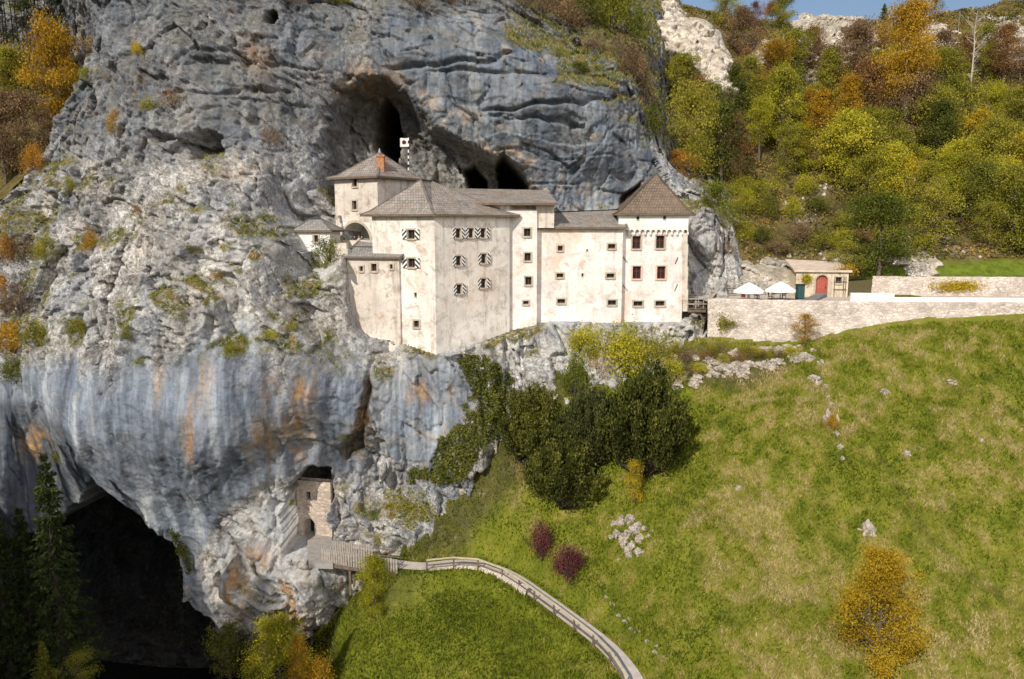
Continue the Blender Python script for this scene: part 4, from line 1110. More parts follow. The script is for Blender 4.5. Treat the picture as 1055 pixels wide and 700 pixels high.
# slatted fence behind the umbrellas
def rail_fence(pts, h, label, rails=3, mat=None, name="timber_fence", step=2.0, w=.1):
    pts = [Vector(p) for p in pts]; L = resample(pts, step); r = empty(name, L[0], label, "fence")
    for p in L:
        mb = MB(); mb.bar(p - Vector((0, 0, .3)), p + Vector((0, 0, h)), w); mb.build("post", mat or M['timber'], r)
    for k in range(rails):
        mb = MB(); z = Vector((0, -.07, h * (k + 1) / rails - .12))
        for a, b in zip(L, L[1:]): mb.bar(a + z, b + z, .05, .13)
        mb.build("rail", mat or M['timber'], r)
    return r
tz = lambda px, Y: Vector((P(px, 300, Y).x, Y, TERR_Z))
rail_fence([tz(739, 87.5), tz(762, 88.2), tz(790, 89)], 1.7, "tall grey slatted fence behind the terrace umbrellas", 6, M['greytimber'])
# timber bridge between tower and terrace
br = empty("timber_bridge", P(720, 322, 81.5), "dark timber bridge between the castle tower and the terrace", "bridge")
bz = P(720, 318, 82.4).z
xa, xb = P(705, 320, 83).x, P(733, 320, 83).x
mb = MB()
for i in range(16): mb.box((xa + (xb - xa) * (i + .5) / 16, 83.2, bz), (xb - xa) / 16 - .03, 2.6, .08)
mb.build("deck", M['timber'], br)
for y in (82.1, 84.3):
    mb = MB(); mb.bar((xa, y, bz - .22), (xb, y, bz - .22), .22, .34); mb.build("beam", M['timber'], br)
    for i in range(4):
        x = xa + (xb - xa) * (i + .2) / 3.6; mb = MB(); mb.bar((x, y - .05, bz - .3), (x, y - .05, bz + 1.2), .1); mb.build("post", M['greytimber'], br)
    mb = MB()
    for z in (.55, 1.12): mb.bar((xa, y - .14, bz + z), (xb, y - .14, bz + z), .07, .12)
    mb.build("railing", M['greytimber'], br)
for x0, x1 in ((xa + .3, xa + 1.5), (xb - .3, xb - 1.6)):
    mb = MB(); mb.bar((x0, 82.3, bz - 2.6), (x1, 82.3, bz - .4), .2); mb.build("strut", M['timber'], br)

# ------------------------------------------------------------------ FOOTPATH, RAILING, FOOTBRIDGE, RUIN WALL
M['path'] = plain("path_gravel", (.47, .42, .37), .95, .15, 1.6, .4)
def strip(line, off0, off1, lift):
    vs = []
    for i, p in enumerate(line):
        d = (line[min(i + 1, len(line) - 1)] - line[max(i - 1, 0)]); d.z = 0; d.normalize(); n = Vector((d.y, -d.x, 0))
        vs.append((p + n * off0 + Vector((0, 0, lift)), p + n * off1 + Vector((0, 0, lift))))
    return vs
LN = resample(PATH, .5); mb = MB(); s = strip(LN, -.78, .78, .03)
for (a, b), (c, d_) in zip(s, s[1:]): mb.face([a, b, d_, c])
mb.build("path", M['path'], kind="structure")
def side(line, off): 
    return [p + Vector((0, 0, 0)) for p, _ in strip(line, off, off, 0)]
low_side = side(LN, .92)
# stone footing under the outer edge of the upper path
foot = [p for p in low_side if p.x < 1.5 and p.x > -8.5]
battered_wall("path_footing", [p.copy() for p in foot], -31.62, -33.0, .45, .4, M['wall'], 121, "pale dry stone footing under the upper part of the footpath", "stone footing")
rl = empty("path_railing", low_side[2], "wooden post and rail handrail along the lower side of the footpath", "railing")
posts = resample(low_side, .5); acc = 0; last = None; keepp = []
for p in posts:
    if p.x < -8.3: continue
    if last is None or (p - last).length > 2.15: keepp.append(p); last = p
for p in keepp:
    mb = MB(); mb.tube([p - Vector((0, 0, .35)), p + Vector((0, 0, 1.02))], .085, 7); mb.build("post", M['timber'], rl)
mb = MB()
for a, b in zip(keepp, keepp[1:]): mb.bar(a + Vector((0, 0, 1.05)), b + Vector((0, 0, 1.05)), .16, .10)
mb.build("top_rail", plain("pale_weathered_rail", (.50, .44, .30), .9, .2, 3, .2), rl)
mb = MB()
for a, b in zip(keepp, keepp[1:]): mb.bar(a + Vector((0, .0, .52)), b + Vector((0, .0, .52)), .07, .10)
mb.build("middle_rail", M['timber'], rl)
# footbridge to the cave door
fb = empty("footbridge", P(365, 575, 66.4), "grey timber footbridge with vertical paling sides leading to the cave door", "footbridge")
BZ_ = -31.5
line = [Vector(v) for v in (PZ(338, 573, BZ_), PZ(362, 576.5, BZ_), PZ(386, 580, BZ_), PZ(413, 583.5, BZ_))]
bl = resample(line, .25); mb = MB()
for p, q in strip(bl, -1.0, 1.0, .05)[:-1]:
    mb.bar(p, q, .22, .06)
mb.build("deck", M['greytimber'], fb)
for off in (-1.0, 1.0):
    sd = side(bl, off)
    mb = MB()
    for k, p in enumerate(sd):
        if off < 0 and p.x > PZ(384, 575, BZ_).x: break
        mb.bar(p + Vector((0, 0, -.25)), p + Vector((0, 0, 1.15 + .03 * math.sin(k * 1.7))), .17, .04)
    mb.build("paling", M['greytimber'], fb)
    for z in (.3, .95):
        mb = MB()
        for a, b in zip(sd[::4], sd[4::4]): mb.bar(a + Vector((0, .05, z)), b + Vector((0, .05, z)), .08, .08)
        mb.build("rail", M['timber'], fb)
    mb = MB(); mb.bar(sd[0] + Vector((0, -.1, -.35)), sd[-1] + Vector((0, -.1, -.35)), .2, .3); mb.build("beam", M['timber'], fb)
for f in (.35, .75):
    p = bl[int(len(bl) * f)]
    for o in (-.8, .8):
        mb = MB(); mb.bar(p + Vector((0, o, -3.2)), p + Vector((0, o, -.3)), .2); mb.build("support", M['timber'], fb)
# landing in front of the ruin door
mb = MB(); l = [PZ(318, 580, BZ_), PZ(343, 581, BZ_), PZ(342, 549, BZ_), PZ(316, 549, BZ_)]
mb.face(l); dn = Vector((0, 0, -.55))
for k in range(4): mb.face([l[k] + dn, l[(k + 1) % 4] + dn, l[(k + 1) % 4], l[k]])
mb.build("landing", plain("grey_paving", (.30, .28, .26), .95, .2, 2, .4), kind="structure")
ru = empty("cave_wall", P(310, 552, 72), "pinkish masonry wall with a small window and arched doorway closing the lower cave", "wall")
c0, c1 = P(306, 520, 73.0), P(341, 520, 72.2)
u_, zdt = hit_wall(313.4, 534, xy(c0), xy(c1)); v_, _ = hit_wall(323.6, 534, xy(c0), xy(c1)); _, zdb = hit_wall(318, 551, xy(c0), xy(c1))
w_, ww = hit_wall(315.2, 515, xy(c0), xy(c1)); w2, wz = hit_wall(319.6, 507, xy(c0), xy(c1))
_, zr1 = hit_wall(320, 496, xy(c0), xy(c1))
block("masonry", M['ruin'], [xy(c0), xy(c1), (c1.x, c1.y + 1), (c0.x, c0.y + 1)], BZ_ - 2.5, zr1, {0: [(u_, v_, BZ_ - .05, zdt, .9), (w_, w2, ww, wz, .8)]}, parent=ru)
d, n, L = facing(xy(c0), xy(c1)); A = Vector((c0.x, c0.y, 0)); mu = (u_ + v_) / 2; R = (v_ - u_) / 2
pt = lambda u, z, y: A + d * u + n * y + Vector((0, 0, z)); zc3 = zdt - R
arc = [(mu - R * math.cos(t), zc3 + R * math.sin(t)) for t in (math.pi * i / 12 for i in range(13))]
mb = MB()
for (a0, b0), (a1, b1) in zip(arc, arc[1:]): mb.face([pt(a0, b0, .004), pt(a1, b1, .004), pt(a1, zdt, .004), pt(a0, zdt, .004)])
mb.build("door_arch", M['ruin'], ru)
mb = MB(); mb.box(pt(mu, (BZ_ + zdt) / 2, -.85), 2 * R - .01, .04, zdt - BZ_ - .02, Matrix((d, n, (0, 0, 1))).transposed()); mb.box(pt((w_ + w2) / 2, (ww + wz) / 2, -.74), abs(w2 - w_) - .01, .04, abs(wz - ww) - .01, Matrix((d, n, (0, 0, 1))).transposed()); mb.build("dark_opening", M['dark'], ru)

# ------------------------------------------------------------------ PEOPLE on the gallery under the arch
def person(loc, rz, label, coat, trousers, hair, lean=.12):
    sk = [(0,0,.92),(0,0,1.12),(0,-lean*.5,1.36),(0,-lean*.8,1.47),(0,-lean,1.56),(0,-lean-.01,1.66),(0,-lean,1.74),
          (-.17,-lean*.5,1.40),(-.25,-.06-lean,1.16),(-.16,-.30-lean,1.06),(.17,-lean*.5,1.40),(.25,-.06-lean,1.16),(.16,-.30-lean,1.06),
          (-.10,0,.86),(-.11,-.02,.48),(-.11,.02,.09),(-.11,-.14,.04),(.10,0,.86),(.12,-.03,.48),(.12,.02,.09),(.12,-.14,.04),(-.13,-.37-lean,1.05),(.13,-.37-lean,1.05)]
    ed = [(0,1),(1,2),(2,3),(3,4),(4,5),(5,6),(2,7),(7,8),(8,9),(9,21),(2,10),(10,11),(11,12),(12,22),(0,13),(13,14),(14,15),(15,16),(0,17),(17,18),(18,19),(19,20)]
    rd = [.15,.15,.16,.065,.085,.105,.07,.075,.055,.04,.075,.055,.04,.095,.065,.05,.04,.095,.065,.05,.04,.03,.03]
    me = bpy.data.meshes.new("person"); me.from_pydata(sk, ed, []); o = bpy.data.objects.new("person", me); COL.objects.link(o)
    sm = o.modifiers.new("skin", 'SKIN')
    for i, r in enumerate(rd): me.skin_vertices[0].data[i].radius = (r, r * (.72 if i in (1, 2) else 1))
    me.skin_vertices[0].data[0].use_root = True
    o.modifiers.new("sub", 'SUBSURF').levels = 1; o.modifiers["sub"].render_levels = 1
    t = NT("figure_clothes", .85, .1); sep = t.n("SeparateXYZ"); t.lk(t.pos(), sep.inputs[0])
    c = t.mix(t.math('GREATER_THAN', sep.outputs[2], .93), trousers, coat)
    c = t.mix(t.math('GREATER_THAN', sep.outputs[2], 1.50), c, (.48, .30, .22)); t.color(c); me.materials.append(t.m)
    o.location = loc; o.rotation_euler.z = rz
    meta(o, label, "person", "people under the arch")
    mb = MB(); N = 8
    for i in range(N):
        for j in range(4):
            f = lambda a, b: Vector((.115 * math.cos(2 * math.pi * a / N) * math.cos(b * .38), -lean + .025 + .125 * math.sin(2 * math.pi * a / N) * math.cos(b * .38), 1.69 + .12 * math.sin(b * .38)))
            mb.face([f(i, j), f(i + 1, j), f(i + 1, j + 1), f(i, j + 1)])
    mb.build("hair", plain("hair_" + label[:9].replace(" ", "_"), hair, .8, .2, 5), o, True, local=True)
d, n, L = facing(twr[0], twr[1]); A = Vector((*twr[0], 0))
pf = lambda px, y: A + d * hit_wall(px, 244, twr[0], twr[1])[0] + n * y + Vector((0, 0, zf + .02))
person(pf(364.5, -.25), -.52, "person in a dark jacket leaning on the parapet under the arch", (.03, .03, .04), (.04, .045, .07), (.04, .025, .015))
person(pf(368.5, -.3), -.4, "person in a pale shirt between the two dark figures under the arch", (.5, .48, .46), (.05, .05, .06), (.12, .07, .04))
person(pf(372, -.25), -.6, "person in a dark green coat standing closest to the arch's right side", (.035, .05, .04), (.03, .03, .035), (.02, .015, .012))
# ------------------------------------------------------------------ PLANTS: prototypes
def leaf_mat(name, dark, mid, light, trans=.42):
    t = NT(name, .75, .12)
    oi = t.n("ObjectInfo")
    tone = t.math('ADD', t.attr("tone"), t.math('MULTIPLY', t.math('SUBTRACT', oi.outputs["Random"], .5), .22))
    c = t.ramp(tone, [(.12, dark), (.5, mid), (.9, light)])
    t.color(c)
    tr = t.n("BsdfTranslucent"); t.lk(c, tr.inputs[0])
    mx = t.n("MixShader"); mx.inputs[0].default_value = trans
    t.lk(t.b.outputs[0], mx.inputs[1]); t.lk(tr.outputs[0], mx.inputs[2]); t.lk(mx.outputs[0], t.out.inputs[0])
    return t.m
LEAF = {
 'olive': leaf_mat("olive_foliage", (0.1115, 0.1189, 0.0149), (0.285, 0.2726, 0.0347), (0.5452, 0.4708, 0.0743)),
 'green': leaf_mat("green_foliage", (0.0696, 0.087, 0.0139), (0.1652, 0.1914, 0.0278), (0.3306, 0.348, 0.0522)),
 'lime': leaf_mat("yellow_green_foliage", (0.1667, 0.1771, 0.0125), (0.3961, 0.3752, 0.0312), (0.7, 0.6044, 0.0626)),
 'yellow': leaf_mat("yellow_foliage", (0.2679, 0.1841, 0.0134), (0.5525, 0.3851, 0.0251), (0.7, 0.6363, 0.0586)),
 'gold': leaf_mat("golden_foliage", (0.219, 0.1223, 0.0103), (0.4379, 0.264, 0.0232), (0.6955, 0.4508, 0.0515)),
 'orange': leaf_mat("orange_foliage", (0.2299, 0.1029, 0.0121), (0.4477, 0.2238, 0.0266), (0.6292, 0.363, 0.0605)),
 'rust': leaf_mat("rust_foliage", (0.1271, 0.0628, 0.0209), (0.314, 0.1719, 0.0628), (0.5083, 0.314, 0.1346)),
 'brown': leaf_mat("brown_foliage", (0.0906, 0.0569, 0.031), (0.2329, 0.1552, 0.0828), (0.4399, 0.2975, 0.1552)),
 'dark': leaf_mat("dark_evergreen_foliage", (0.0117, 0.0195, 0.0052), (0.0286, 0.0442, 0.0104), (0.065, 0.0845, 0.0195), .15),
 'yew': leaf_mat("yew_foliage", (.022, .027, .005), (.072, .080, .014), (.17, .165, .03), .15),
 'blue': leaf_mat("grey_green_foliage", (.030, .036, .012), (.078, .088, .026), (.155, .16, .05), .15),
 'amber': leaf_mat("amber_foliage", (.24, .145, .008), (.44, .29, .018), (.62, .46, .05)),
 'red': leaf_mat("dark_red_foliage", (0.0675, 0.0216, 0.0243), (0.1755, 0.0567, 0.0607), (0.3105, 0.1215, 0.1148)),
 'moss': leaf_mat("moss_green_foliage", (0.0309, 0.0398, 0.0088), (0.0994, 0.1149, 0.0177), (0.221, 0.21, 0.0354), .2),
}
M['bark'] = plain("grey_brown_bark", (.12, .095, .075), .95, .35, 3, .4)
M['darkbark'] = plain("dark_bark", (.05, .04, .034), .95, .35, 3, .4)
M['palebark'] = plain("pale_bark", (.42, .37, .31), .9, .25, 2, .3)
def leaf_mesh(name, C, L, Wd, tone, axis=None, spread=1.0):
    """one small folded leaf face per centre; axis: preferred direction of the leaf"""
    n = len(C); r = np.random.default_rng(abs(hash(name)) % 1000 + n)
    a = r.normal(size=(n, 3))
    if axis is not None: a = a * spread + axis * 1.6
    a /= np.linalg.norm(a, axis=1)[:, None]
    b = np.cross(a, r.normal(size=(n, 3))); b /= np.linalg.norm(b, axis=1)[:, None] + 1e-9
    l = (L * r.uniform(.6, 1.3, n))[:, None]; w = (Wd * r.uniform(.6, 1.3, n))[:, None]
    v = np.stack([C - a * l / 2, C + b * w / 2 + a * l * .08, C + a * l / 2, C - b * w / 2 + a * l * .08], 1).reshape(-1, 3)
    me = mesh_np(name, v, np.arange(n * 4).reshape(n, 4))
    attr(me, "tone", np.clip(tone + r.normal(0, .13, n), 0, 1), 'FACE')
    return me
def limb_mesh(name, mb, mat):
    o = mb.build(name, mat, local=True, smooth=True); me = o.data; bpy.data.objects.remove(o); return me
PROTO = {}
def proto_tree(key, H, W, seed, bare=.18, nl=13, leaf=.30, ncl=62, gap=1.0, bark='bark', prof=None, upang=(15, 50), sig=.085):
    r = random.Random(seed); R = np.random.default_rng(seed)
    mb = MB(); tr = [Vector((0, 0, -.6))]; x = y = 0
    for k in range(1, 9):
        x += r.uniform(-.12, .12) * H / 12; y += r.uniform(-.12, .12) * H / 12; tr.append(Vector((x, y, H * .92 * k / 8)))
    mb.tube(tr, [.026 * H * (1 - .88 * i / 8) for i in range(9)], 7)
    prof = prof or (lambda t: math.sin(math.pi * min(1, .22 + .78 * t) ** 1.15) ** .7)
    tips = []
    for k in range(nl):
        t = bare + (1 - bare) * (k + .3 + r.random() * .5) / nl; z = t * H * .90
        i = min(7, int(z / (H * .92) * 8)); b = tr[i].lerp(tr[i + 1], z / (H * .92) * 8 - i)
        rad = W / 2 * prof((t - bare) / (1 - bare)) * r.uniform(.72, 1.18)
        az = k * 2.4 + r.uniform(-.6, .6); el = math.radians(r.uniform(*upang)) * (.5 + t)
        dv = Vector((math.cos(az) * math.cos(el), math.sin(az) * math.cos(el), math.sin(el)))
        e = b + dv * rad; m = b.lerp(e, .5) + Vector((0, 0, -.04 * rad))
        mb.tube([b, m, e], [.011 * H * (1.15 - t), .007 * H * (1.15 - t), .002 * H], 5, cap=False)
        tips.append((e, 1))
        for j in range(4):
            f = r.uniform(.35, 1); s = b.lerp(e, f); q = Vector((r.gauss(0, 1), r.gauss(0, 1), r.gauss(.35, .7))).normalized() * rad * r.uniform(.25, .5)
            mb.tube([s, s + q], [.004 * H * (1.15 - t), .0015 * H], 4, cap=False); tips.append((s + q, .8))
    tips.append((tr[-1], 1)); tips.append((tr[-1] + Vector((0, 0, H * .06)), .6))
    C = []; T = []
    for e, a in tips:
        if r.random() > gap: continue
        n = int(ncl * a * r.uniform(.6, 1.4)); s = sig * H * r.uniform(.6, 1.2)
        p = R.normal(size=(n, 3)) * np.array([s, s, s * .62]) + np.array(e)
        C.append(p); T.append(np.full(n, .5 + r.gauss(0, .14)))
    C = np.concatenate(C); T = np.concatenate(T); ok = C[:, 2] > H * .03; C, T = C[ok], T[ok]
    PROTO[key] = (H, W * 1.12, limb_mesh(key + "_trunk", mb, M[bark]), leaf_mesh(key + "_crown", C, leaf, leaf * .62, T), M[bark])
def proto_spruce(key, H, W, seed, bare=.06, tiers=26, leaf=.42):
    r = random.Random(seed); R = np.random.default_rng(seed); mb = MB()
    mb.tube([Vector((0, 0, -.6)), Vector((.05, 0, H * .5)), Vector((0, .05, H))], [.018 * H, .011 * H, .02], 7)
    C = []; A = []; T = []
    for k in range(tiers):
        t = bare + (1 - bare) * (k + r.random() * .5) / tiers; z = H * t; rad = W / 2 * (1 - t) ** .82 * r.uniform(.78, 1.15) + .12
        nb = r.randint(6, 9)
        for j in range(nb):
            az = 2 * math.pi * j / nb + k * .9 + r.uniform(-.25, .25); rr = rad * r.uniform(.6, 1.1)
            b = Vector((0, 0, z)); e = Vector((math.cos(az) * rr, math.sin(az) * rr, z - .28 * rr + .02 * H * t)); m = b.lerp(e, .6) - Vector((0, 0, .06 * rr))
            if j % 2 == 0: mb.tube([b, m, e], [.05, .03, .01], 4, cap=False)
            n = int(16 + 44 * rr / (W / 2)); f = R.uniform(.12, 1.0, n) ** .7
            p = np.array(b)[None] * (1 - f)[:, None] + np.array(e)[None] * f[:, None]
            sd = np.array([-math.sin(az), math.cos(az), 0]); lat = R.normal(0, .16 * rr + .06, n) * (1.1 - f)
            p = p + sd * lat[:, None]; p[:, 2] -= np.abs(lat) * .45 + R.uniform(0, .25, n)
            C.append(p); d = np.array([math.cos(az) * .6, math.sin(az) * .6, -.7])[None] + sd * np.sign(lat)[:, None] * .6
            A.append(d); T.append(np.full(n, .46 + r.gauss(0, .12)))
    C = np.concatenate(C); A = np.concatenate(A); T = np.concatenate(T)
    PROTO[key] = (H, W, limb_mesh(key + "_trunk", mb, M['darkbark']), leaf_mesh(key + "_crown", C, leaf, leaf * .42, T, A, .55), M['darkbark'])
def proto_pine(key, H, W, seed):
    r = random.Random(seed); R = np.random.default_rng(seed); mb = MB()
    tr = [Vector((r.uniform(-.15, .15) * k * .3, r.uniform(-.1, .1), H * k / 6 - (.6 if k == 0 else 0))) for k in range(7)]
    mb.tube(tr, [.011 * H * (1 - .8 * k / 6) for k in range(7)], 6)
    C = []; T = []
    for k in range(26):
        t = r.uniform(.22, 1.0); z = H * t; i = min(5, int(t * 6)); b = tr[i].lerp(tr[i + 1], t * 6 - i)
        az = r.uniform(0, 6.28); rr = W / 2 * r.uniform(.35, 1) * (1.15 - .6 * t)
        e = b + Vector((math.cos(az) * rr, math.sin(az) * rr, rr * r.uniform(-.1, .35)))
        mb.tube([b, b.lerp(e, .5) + Vector((0, 0, .1)), e], [.05, .03, .012], 4, cap=False)
        if t > .52 or r.random() < .25:
            n = int(r.uniform(30, 80)); p = R.normal(size=(n, 3)) * np.array([.55, .55, .22]) * r.uniform(.6, 1.1) + np.array(e); C.append(p); T.append(np.full(n, .4 + r.gauss(0, .12)))
    C = np.concatenate(C); T = np.concatenate(T)
    PROTO[key] = (H, W, limb_mesh(key + "_trunk", mb, M['darkbark']), leaf_mesh(key + "_crown", C, .34, .1, T), M['darkbark'])
def proto_bush(key, H, W, seed, n=2600, leaf=.22, lumps=16, twigs=10, thin=.55, up=0.0, hang=False):
    r = random.Random(seed); R = np.random.default_rng(seed); mb = MB(); C = []; T = []; A = []
    for k in range(lumps):
        az = k * 2.4 + r.uniform(-.4, .4); f = math.sqrt((k + .5) / lumps); z = H * (.30 + .62 * (1 - f * f) * r.uniform(.7, 1.1)); rad = W / 2 * f * r.uniform(.65, .95)
        e = Vector((math.cos(az) * rad, math.sin(az) * rad, z))
        if k % 2 == 0 or k < twigs: mb.tube([Vector((0, 0, -.3)), Vector((e.x * .35, e.y * .35, z * .5)), e], [.022 * H, .014 * H, .004 * H], 5, cap=False)
        m = int(n / lumps * r.uniform(.6, 1.4)); s = np.array([W * .115, W * .115, H * .15]) * r.uniform(.75, 1.25)
        p = R.normal(size=(m, 3)) * s + np.array(e); C.append(p); T.append(np.full(m, .5 + r.gauss(0, .15)))
        dv = np.array([e.x * .6 / W * 2, e.y * .6 / W * 2, .35 + up]); A.append(np.repeat(dv[None], m, 0))
    C = np.concatenate(C); T = np.concatenate(T); A = np.concatenate(A); ok = C[:, 2] > -.05; C, T, A = C[ok], T[ok], A[ok]
    PROTO[key] = (H * 1.05, W * 1.1, limb_mesh(key + "_stem", mb, M['bark']), leaf_mesh(key + "_foliage", C, leaf, leaf * thin, T, A if up else None, .7), M['bark'])
def proto_yew(key, H, W, seed, n=15000):
    """upright spreading evergreen: fans of short needled sprays on many rising stems"""
    r = random.Random(seed); R = np.random.default_rng(seed); mb = MB(); C = []; T = []; A = []
    ns = 70
    for k in range(ns):
        f = math.sqrt((k + .5) / ns); az = k * 2.39996 + r.uniform(-.2, .2)
        top = H * (1.0 - .55 * f ** 2.2) * r.uniform(.86, 1.08); rad = W / 2 * f * r.uniform(.85, 1.1)
        lo = Vector((math.cos(az) * rad * .55, math.sin(az) * rad * .55, max(.2, top * .22))); e = Vector((math.cos(az) * rad, math.sin(az) * rad, top))
        if k % 4 == 0: mb.tube([Vector((0, 0, -.4)), lo, e], [.02 * H, .014 * H, .004 * H], 5, cap=False)
        m = int(n / ns * r.uniform(.7, 1.3)); g = R.uniform(.15, 1.02, m) ** .75
        p = np.array(lo)[None] * (1 - g)[:, None] + np.array(e)[None] * g[:, None]; s = W * .05 * (1.25 - .75 * g)
        p = p + R.normal(size=(m, 3)) * s[:, None]; C.append(p); T.append(np.full(m, .45 + r.gauss(0, .15)) + .1 * (g > .85))
        dv = (e - lo).normalized(); A.append(np.repeat(np.array(dv)[None], m, 0))
    C = np.concatenate(C); T = np.concatenate(T); A = np.concatenate(A)
    PROTO[key] = (H, W * 1.05, limb_mesh(key + "_stem", mb, M['darkbark']), leaf_mesh(key + "_foliage", C, .30, .15, T, A, .9), M['darkbark'])
def proto_snag(key, H, seed, bark):
    r = random.Random(seed); mb = MB()
    tr = [Vector((0, 0, -.5))]; x = 0
    for k in range(1, 8): x += r.uniform(-.2, .25); tr.append(Vector((x, r.uniform(-.2, .2), H * k / 7)))
    mb.tube(tr, [.013 * H * (1 - .85 * k / 7) for k in range(8)], 6)
    br = MB(); tw = []
    for k in range(22):
        t = r.uniform(.35, .98); i = min(6, int(t * 7)); b = tr[i].lerp(tr[i + 1], t * 7 - i); az = r.uniform(0, 6.28); l = H * r.uniform(.08, .22) * (1.2 - .5 * t)
        e = b + Vector((math.cos(az) * l * .7, math.sin(az) * l * .7, l * r.uniform(.3, .9)))
        br.tube([b, b.lerp(e, .5) + Vector((0, 0, -.05 * l)), e], [.05, .03, .012], 4, cap=False)
        for j in range(4):
            s = b.lerp(e, r.uniform(.3, 1)); br.tube([s, s + Vector((r.gauss(0, 1), r.gauss(0, 1), r.uniform(.2, 1.2))).normalized() * l * .4], [.022, .008], 3, cap=False)
    PROTO[key] = (H, H * .4, limb_mesh(key + "_trunk", mb, M[bark]), limb_mesh(key + "_branches", br, M[bark]), M[bark])
hump = lambda t: (math.sin(math.pi * (.12 + .84 * t))) ** .6
for i in range(4): proto_tree(f"broad{i}", 9.5, 8.2, 20 + i, .10, 18, .27, 150, 1.0, sig=.085)
for i in range(3): proto_tree(f"tall{i}", 13, 6.2, 30 + i, .28, 19, .28, 115, 1.0, prof=hump, sig=.06)
for i in range(3): proto_tree(f"airy{i}", 9, 7.0, 40 + i, .08, 18, .25, 80, .92, sig=.075)
for i in range(2): proto_tree(f"layered{i}", 10.5, 7.5, 50 + i, .08, 20, .27, 105, 1.0, prof=lambda t: (1 - t) ** .7 * .95 + .1, upang=(-8, 10), sig=.055)
proto_tree("fine", 9.5, 8.6, 61, .06, 26, .19, 250, .96, sig=.062)
proto_tree("lofty", 21, 8.6, 63, .40, 24, .29, 230, .95, bark="palebark", prof=hump, sig=.045)
proto_tree("fine2", 8.0, 6.8, 62, .05, 22, .17, 200, .96, sig=.062)
for i in range(2): proto_spruce(f"spruce{i}", 20, 7.6, 70 + i, .04 if i == 0 else .22, 34 if i == 0 else 26)
for i in range(3): proto_pine(f"pine{i}", 15, 4.2, 80 + i)
for i in range(4): proto_bush(f"bush{i}", 2.6, 3.4, 90 + i, 3000, .17)
for i in range(2): proto_bush(f"twiggy{i}", 2.6, 3.2, 95 + i, 1300, .14, 18, 18)
for i in range(3): proto_yew(f"yew{i}", 7.0, 8.0, 100 + i, 20000)
for i in range(2): proto_snag(f"snag{i}", 16, 110 + i, 'palebark')
KIND = {  # prototype family -> (name, part names, everyday word)
 'broad': ("deciduous_tree", "trunk", "crown", "tree"), 'tall': ("tall_tree", "trunk", "crown", "tree"), 'airy': ("deciduous_tree", "trunk", "crown", "tree"),
 'layered': ("larch_tree", "trunk", "crown", "tree"), 'lofty': ("tall_tree", "trunk", "crown", "tree"), 'fine': ("deciduous_tree", "trunk", "crown", "tree"), 'spruce': ("spruce_tree", "trunk", "crown", "tree"), 'pine': ("pine_tree", "trunk", "crown", "tree"),
 'bush': ("bush", "stem", "foliage", "bush"), 'twiggy': ("bush", "stem", "foliage", "bush"), 'yew': ("yew_bush", "stem", "foliage", "bush"), 'snag': ("bare_tree", "trunk", "branches", "tree")}
PR = random.Random(5)
PLANTS = []
def plant(key, p, h, w, color, label=None, zone=None, group=None):
    """stand a copy of a prototype at p, h and w in metres"""
    H, W, tm, cm, bark = PROTO[key]; fam = key.rstrip("0123456789")
    nm, tn, cn, cat = KIND[fam]
    r = empty(nm, p, label, cat, group, PR.uniform(0, 6.28)); r.scale = (w / W, w / W, h / H)
    a = bpy.data.objects.new(tn, tm); COL.objects.link(a); a.parent = r
    c = bpy.data.objects.new(cn, cm); COL.objects.link(c); c.parent = r
    if fam != 'snag':
        if not cm.materials: cm.materials.append(LEAF['green'])
        c.material_slots[0].link = 'OBJECT'; c.material_slots[0].material = LEAF[color]
    PLANTS.append(dict(o=r, color=color, zone=zone, fam=fam, cat=cat, px=float(proj([tuple(p)])[0][0])))
    return r
def plant_px(key, p, hpx, wpx, color, label=None, zone=None, group=None, sink=.15):
    d = (p.y * CT - p.z * ST) / FPX
    return plant(key, p - Vector((0, 0, sink)), hpx * d * 1.03, wpx * d, color, label, zone, group)

# ------------------------------------------------------------------ single plants one can name
plant_px("fine", on_meadow(903, 694), 126, 98, 'amber', "large rounded golden tree standing alone low on the meadow")
plant_px("fine2", on_meadow(387, 636), 64, 44, 'lime', "small bright yellow tree just below the timber footbridge")
plant_px("fine", on_meadow(290, 728), 92, 84, 'lime', "rounded yellow-green tree at the foot of the pale rock lobe")
plant_px("tall1", on_meadow(312, 742), 92, 22, 'gold', "slim golden-orange sapling against the rounded yellow-green tree")
plant_px("bush2", on_meadow(331, 722), 46, 34, 'gold', "low golden bush at the foot of the slim golden-orange sapling")
plant_px("bush1", on_meadow(558, 581), 37, 27, 'red', "dark red bush on the meadow, the slimmer and higher of the pair")
plant_px("bush0", on_meadow(585, 598), 37, 36, 'red', "dark red bush on the meadow, the wider and lower of the pair")
plant_px("yew0", on_meadow(664, 490), 108, 100, 'yew', "largest dark yew on the bank below the castle")
plant_px("yew1", on_meadow(608, 480), 82, 66, 'blue', "grey-green yew behind the largest dark yew")
plant_px("yew2", on_meadow(550, 478), 80, 74, 'yew', "open branching yew nearest the mossy rock face")
plant_px("yew0", on_meadow(579, 524), 78, 86, 'yew', "lowest yew of the clump, on the meadow edge")
plant_px("airy0", on_meadow(654, 522), 50, 24, 'yellow', "thin yellow sapling below the largest dark yew")
plant_px("bush3", on_meadow(857, 444), 18, 16, 'gold', "small golden bush growing against the gully rock")
plant_px("airy1", P(829, 353, 76.6), 30, 28, 'gold', "thin golden sapling growing against the foot of the retaining wall")
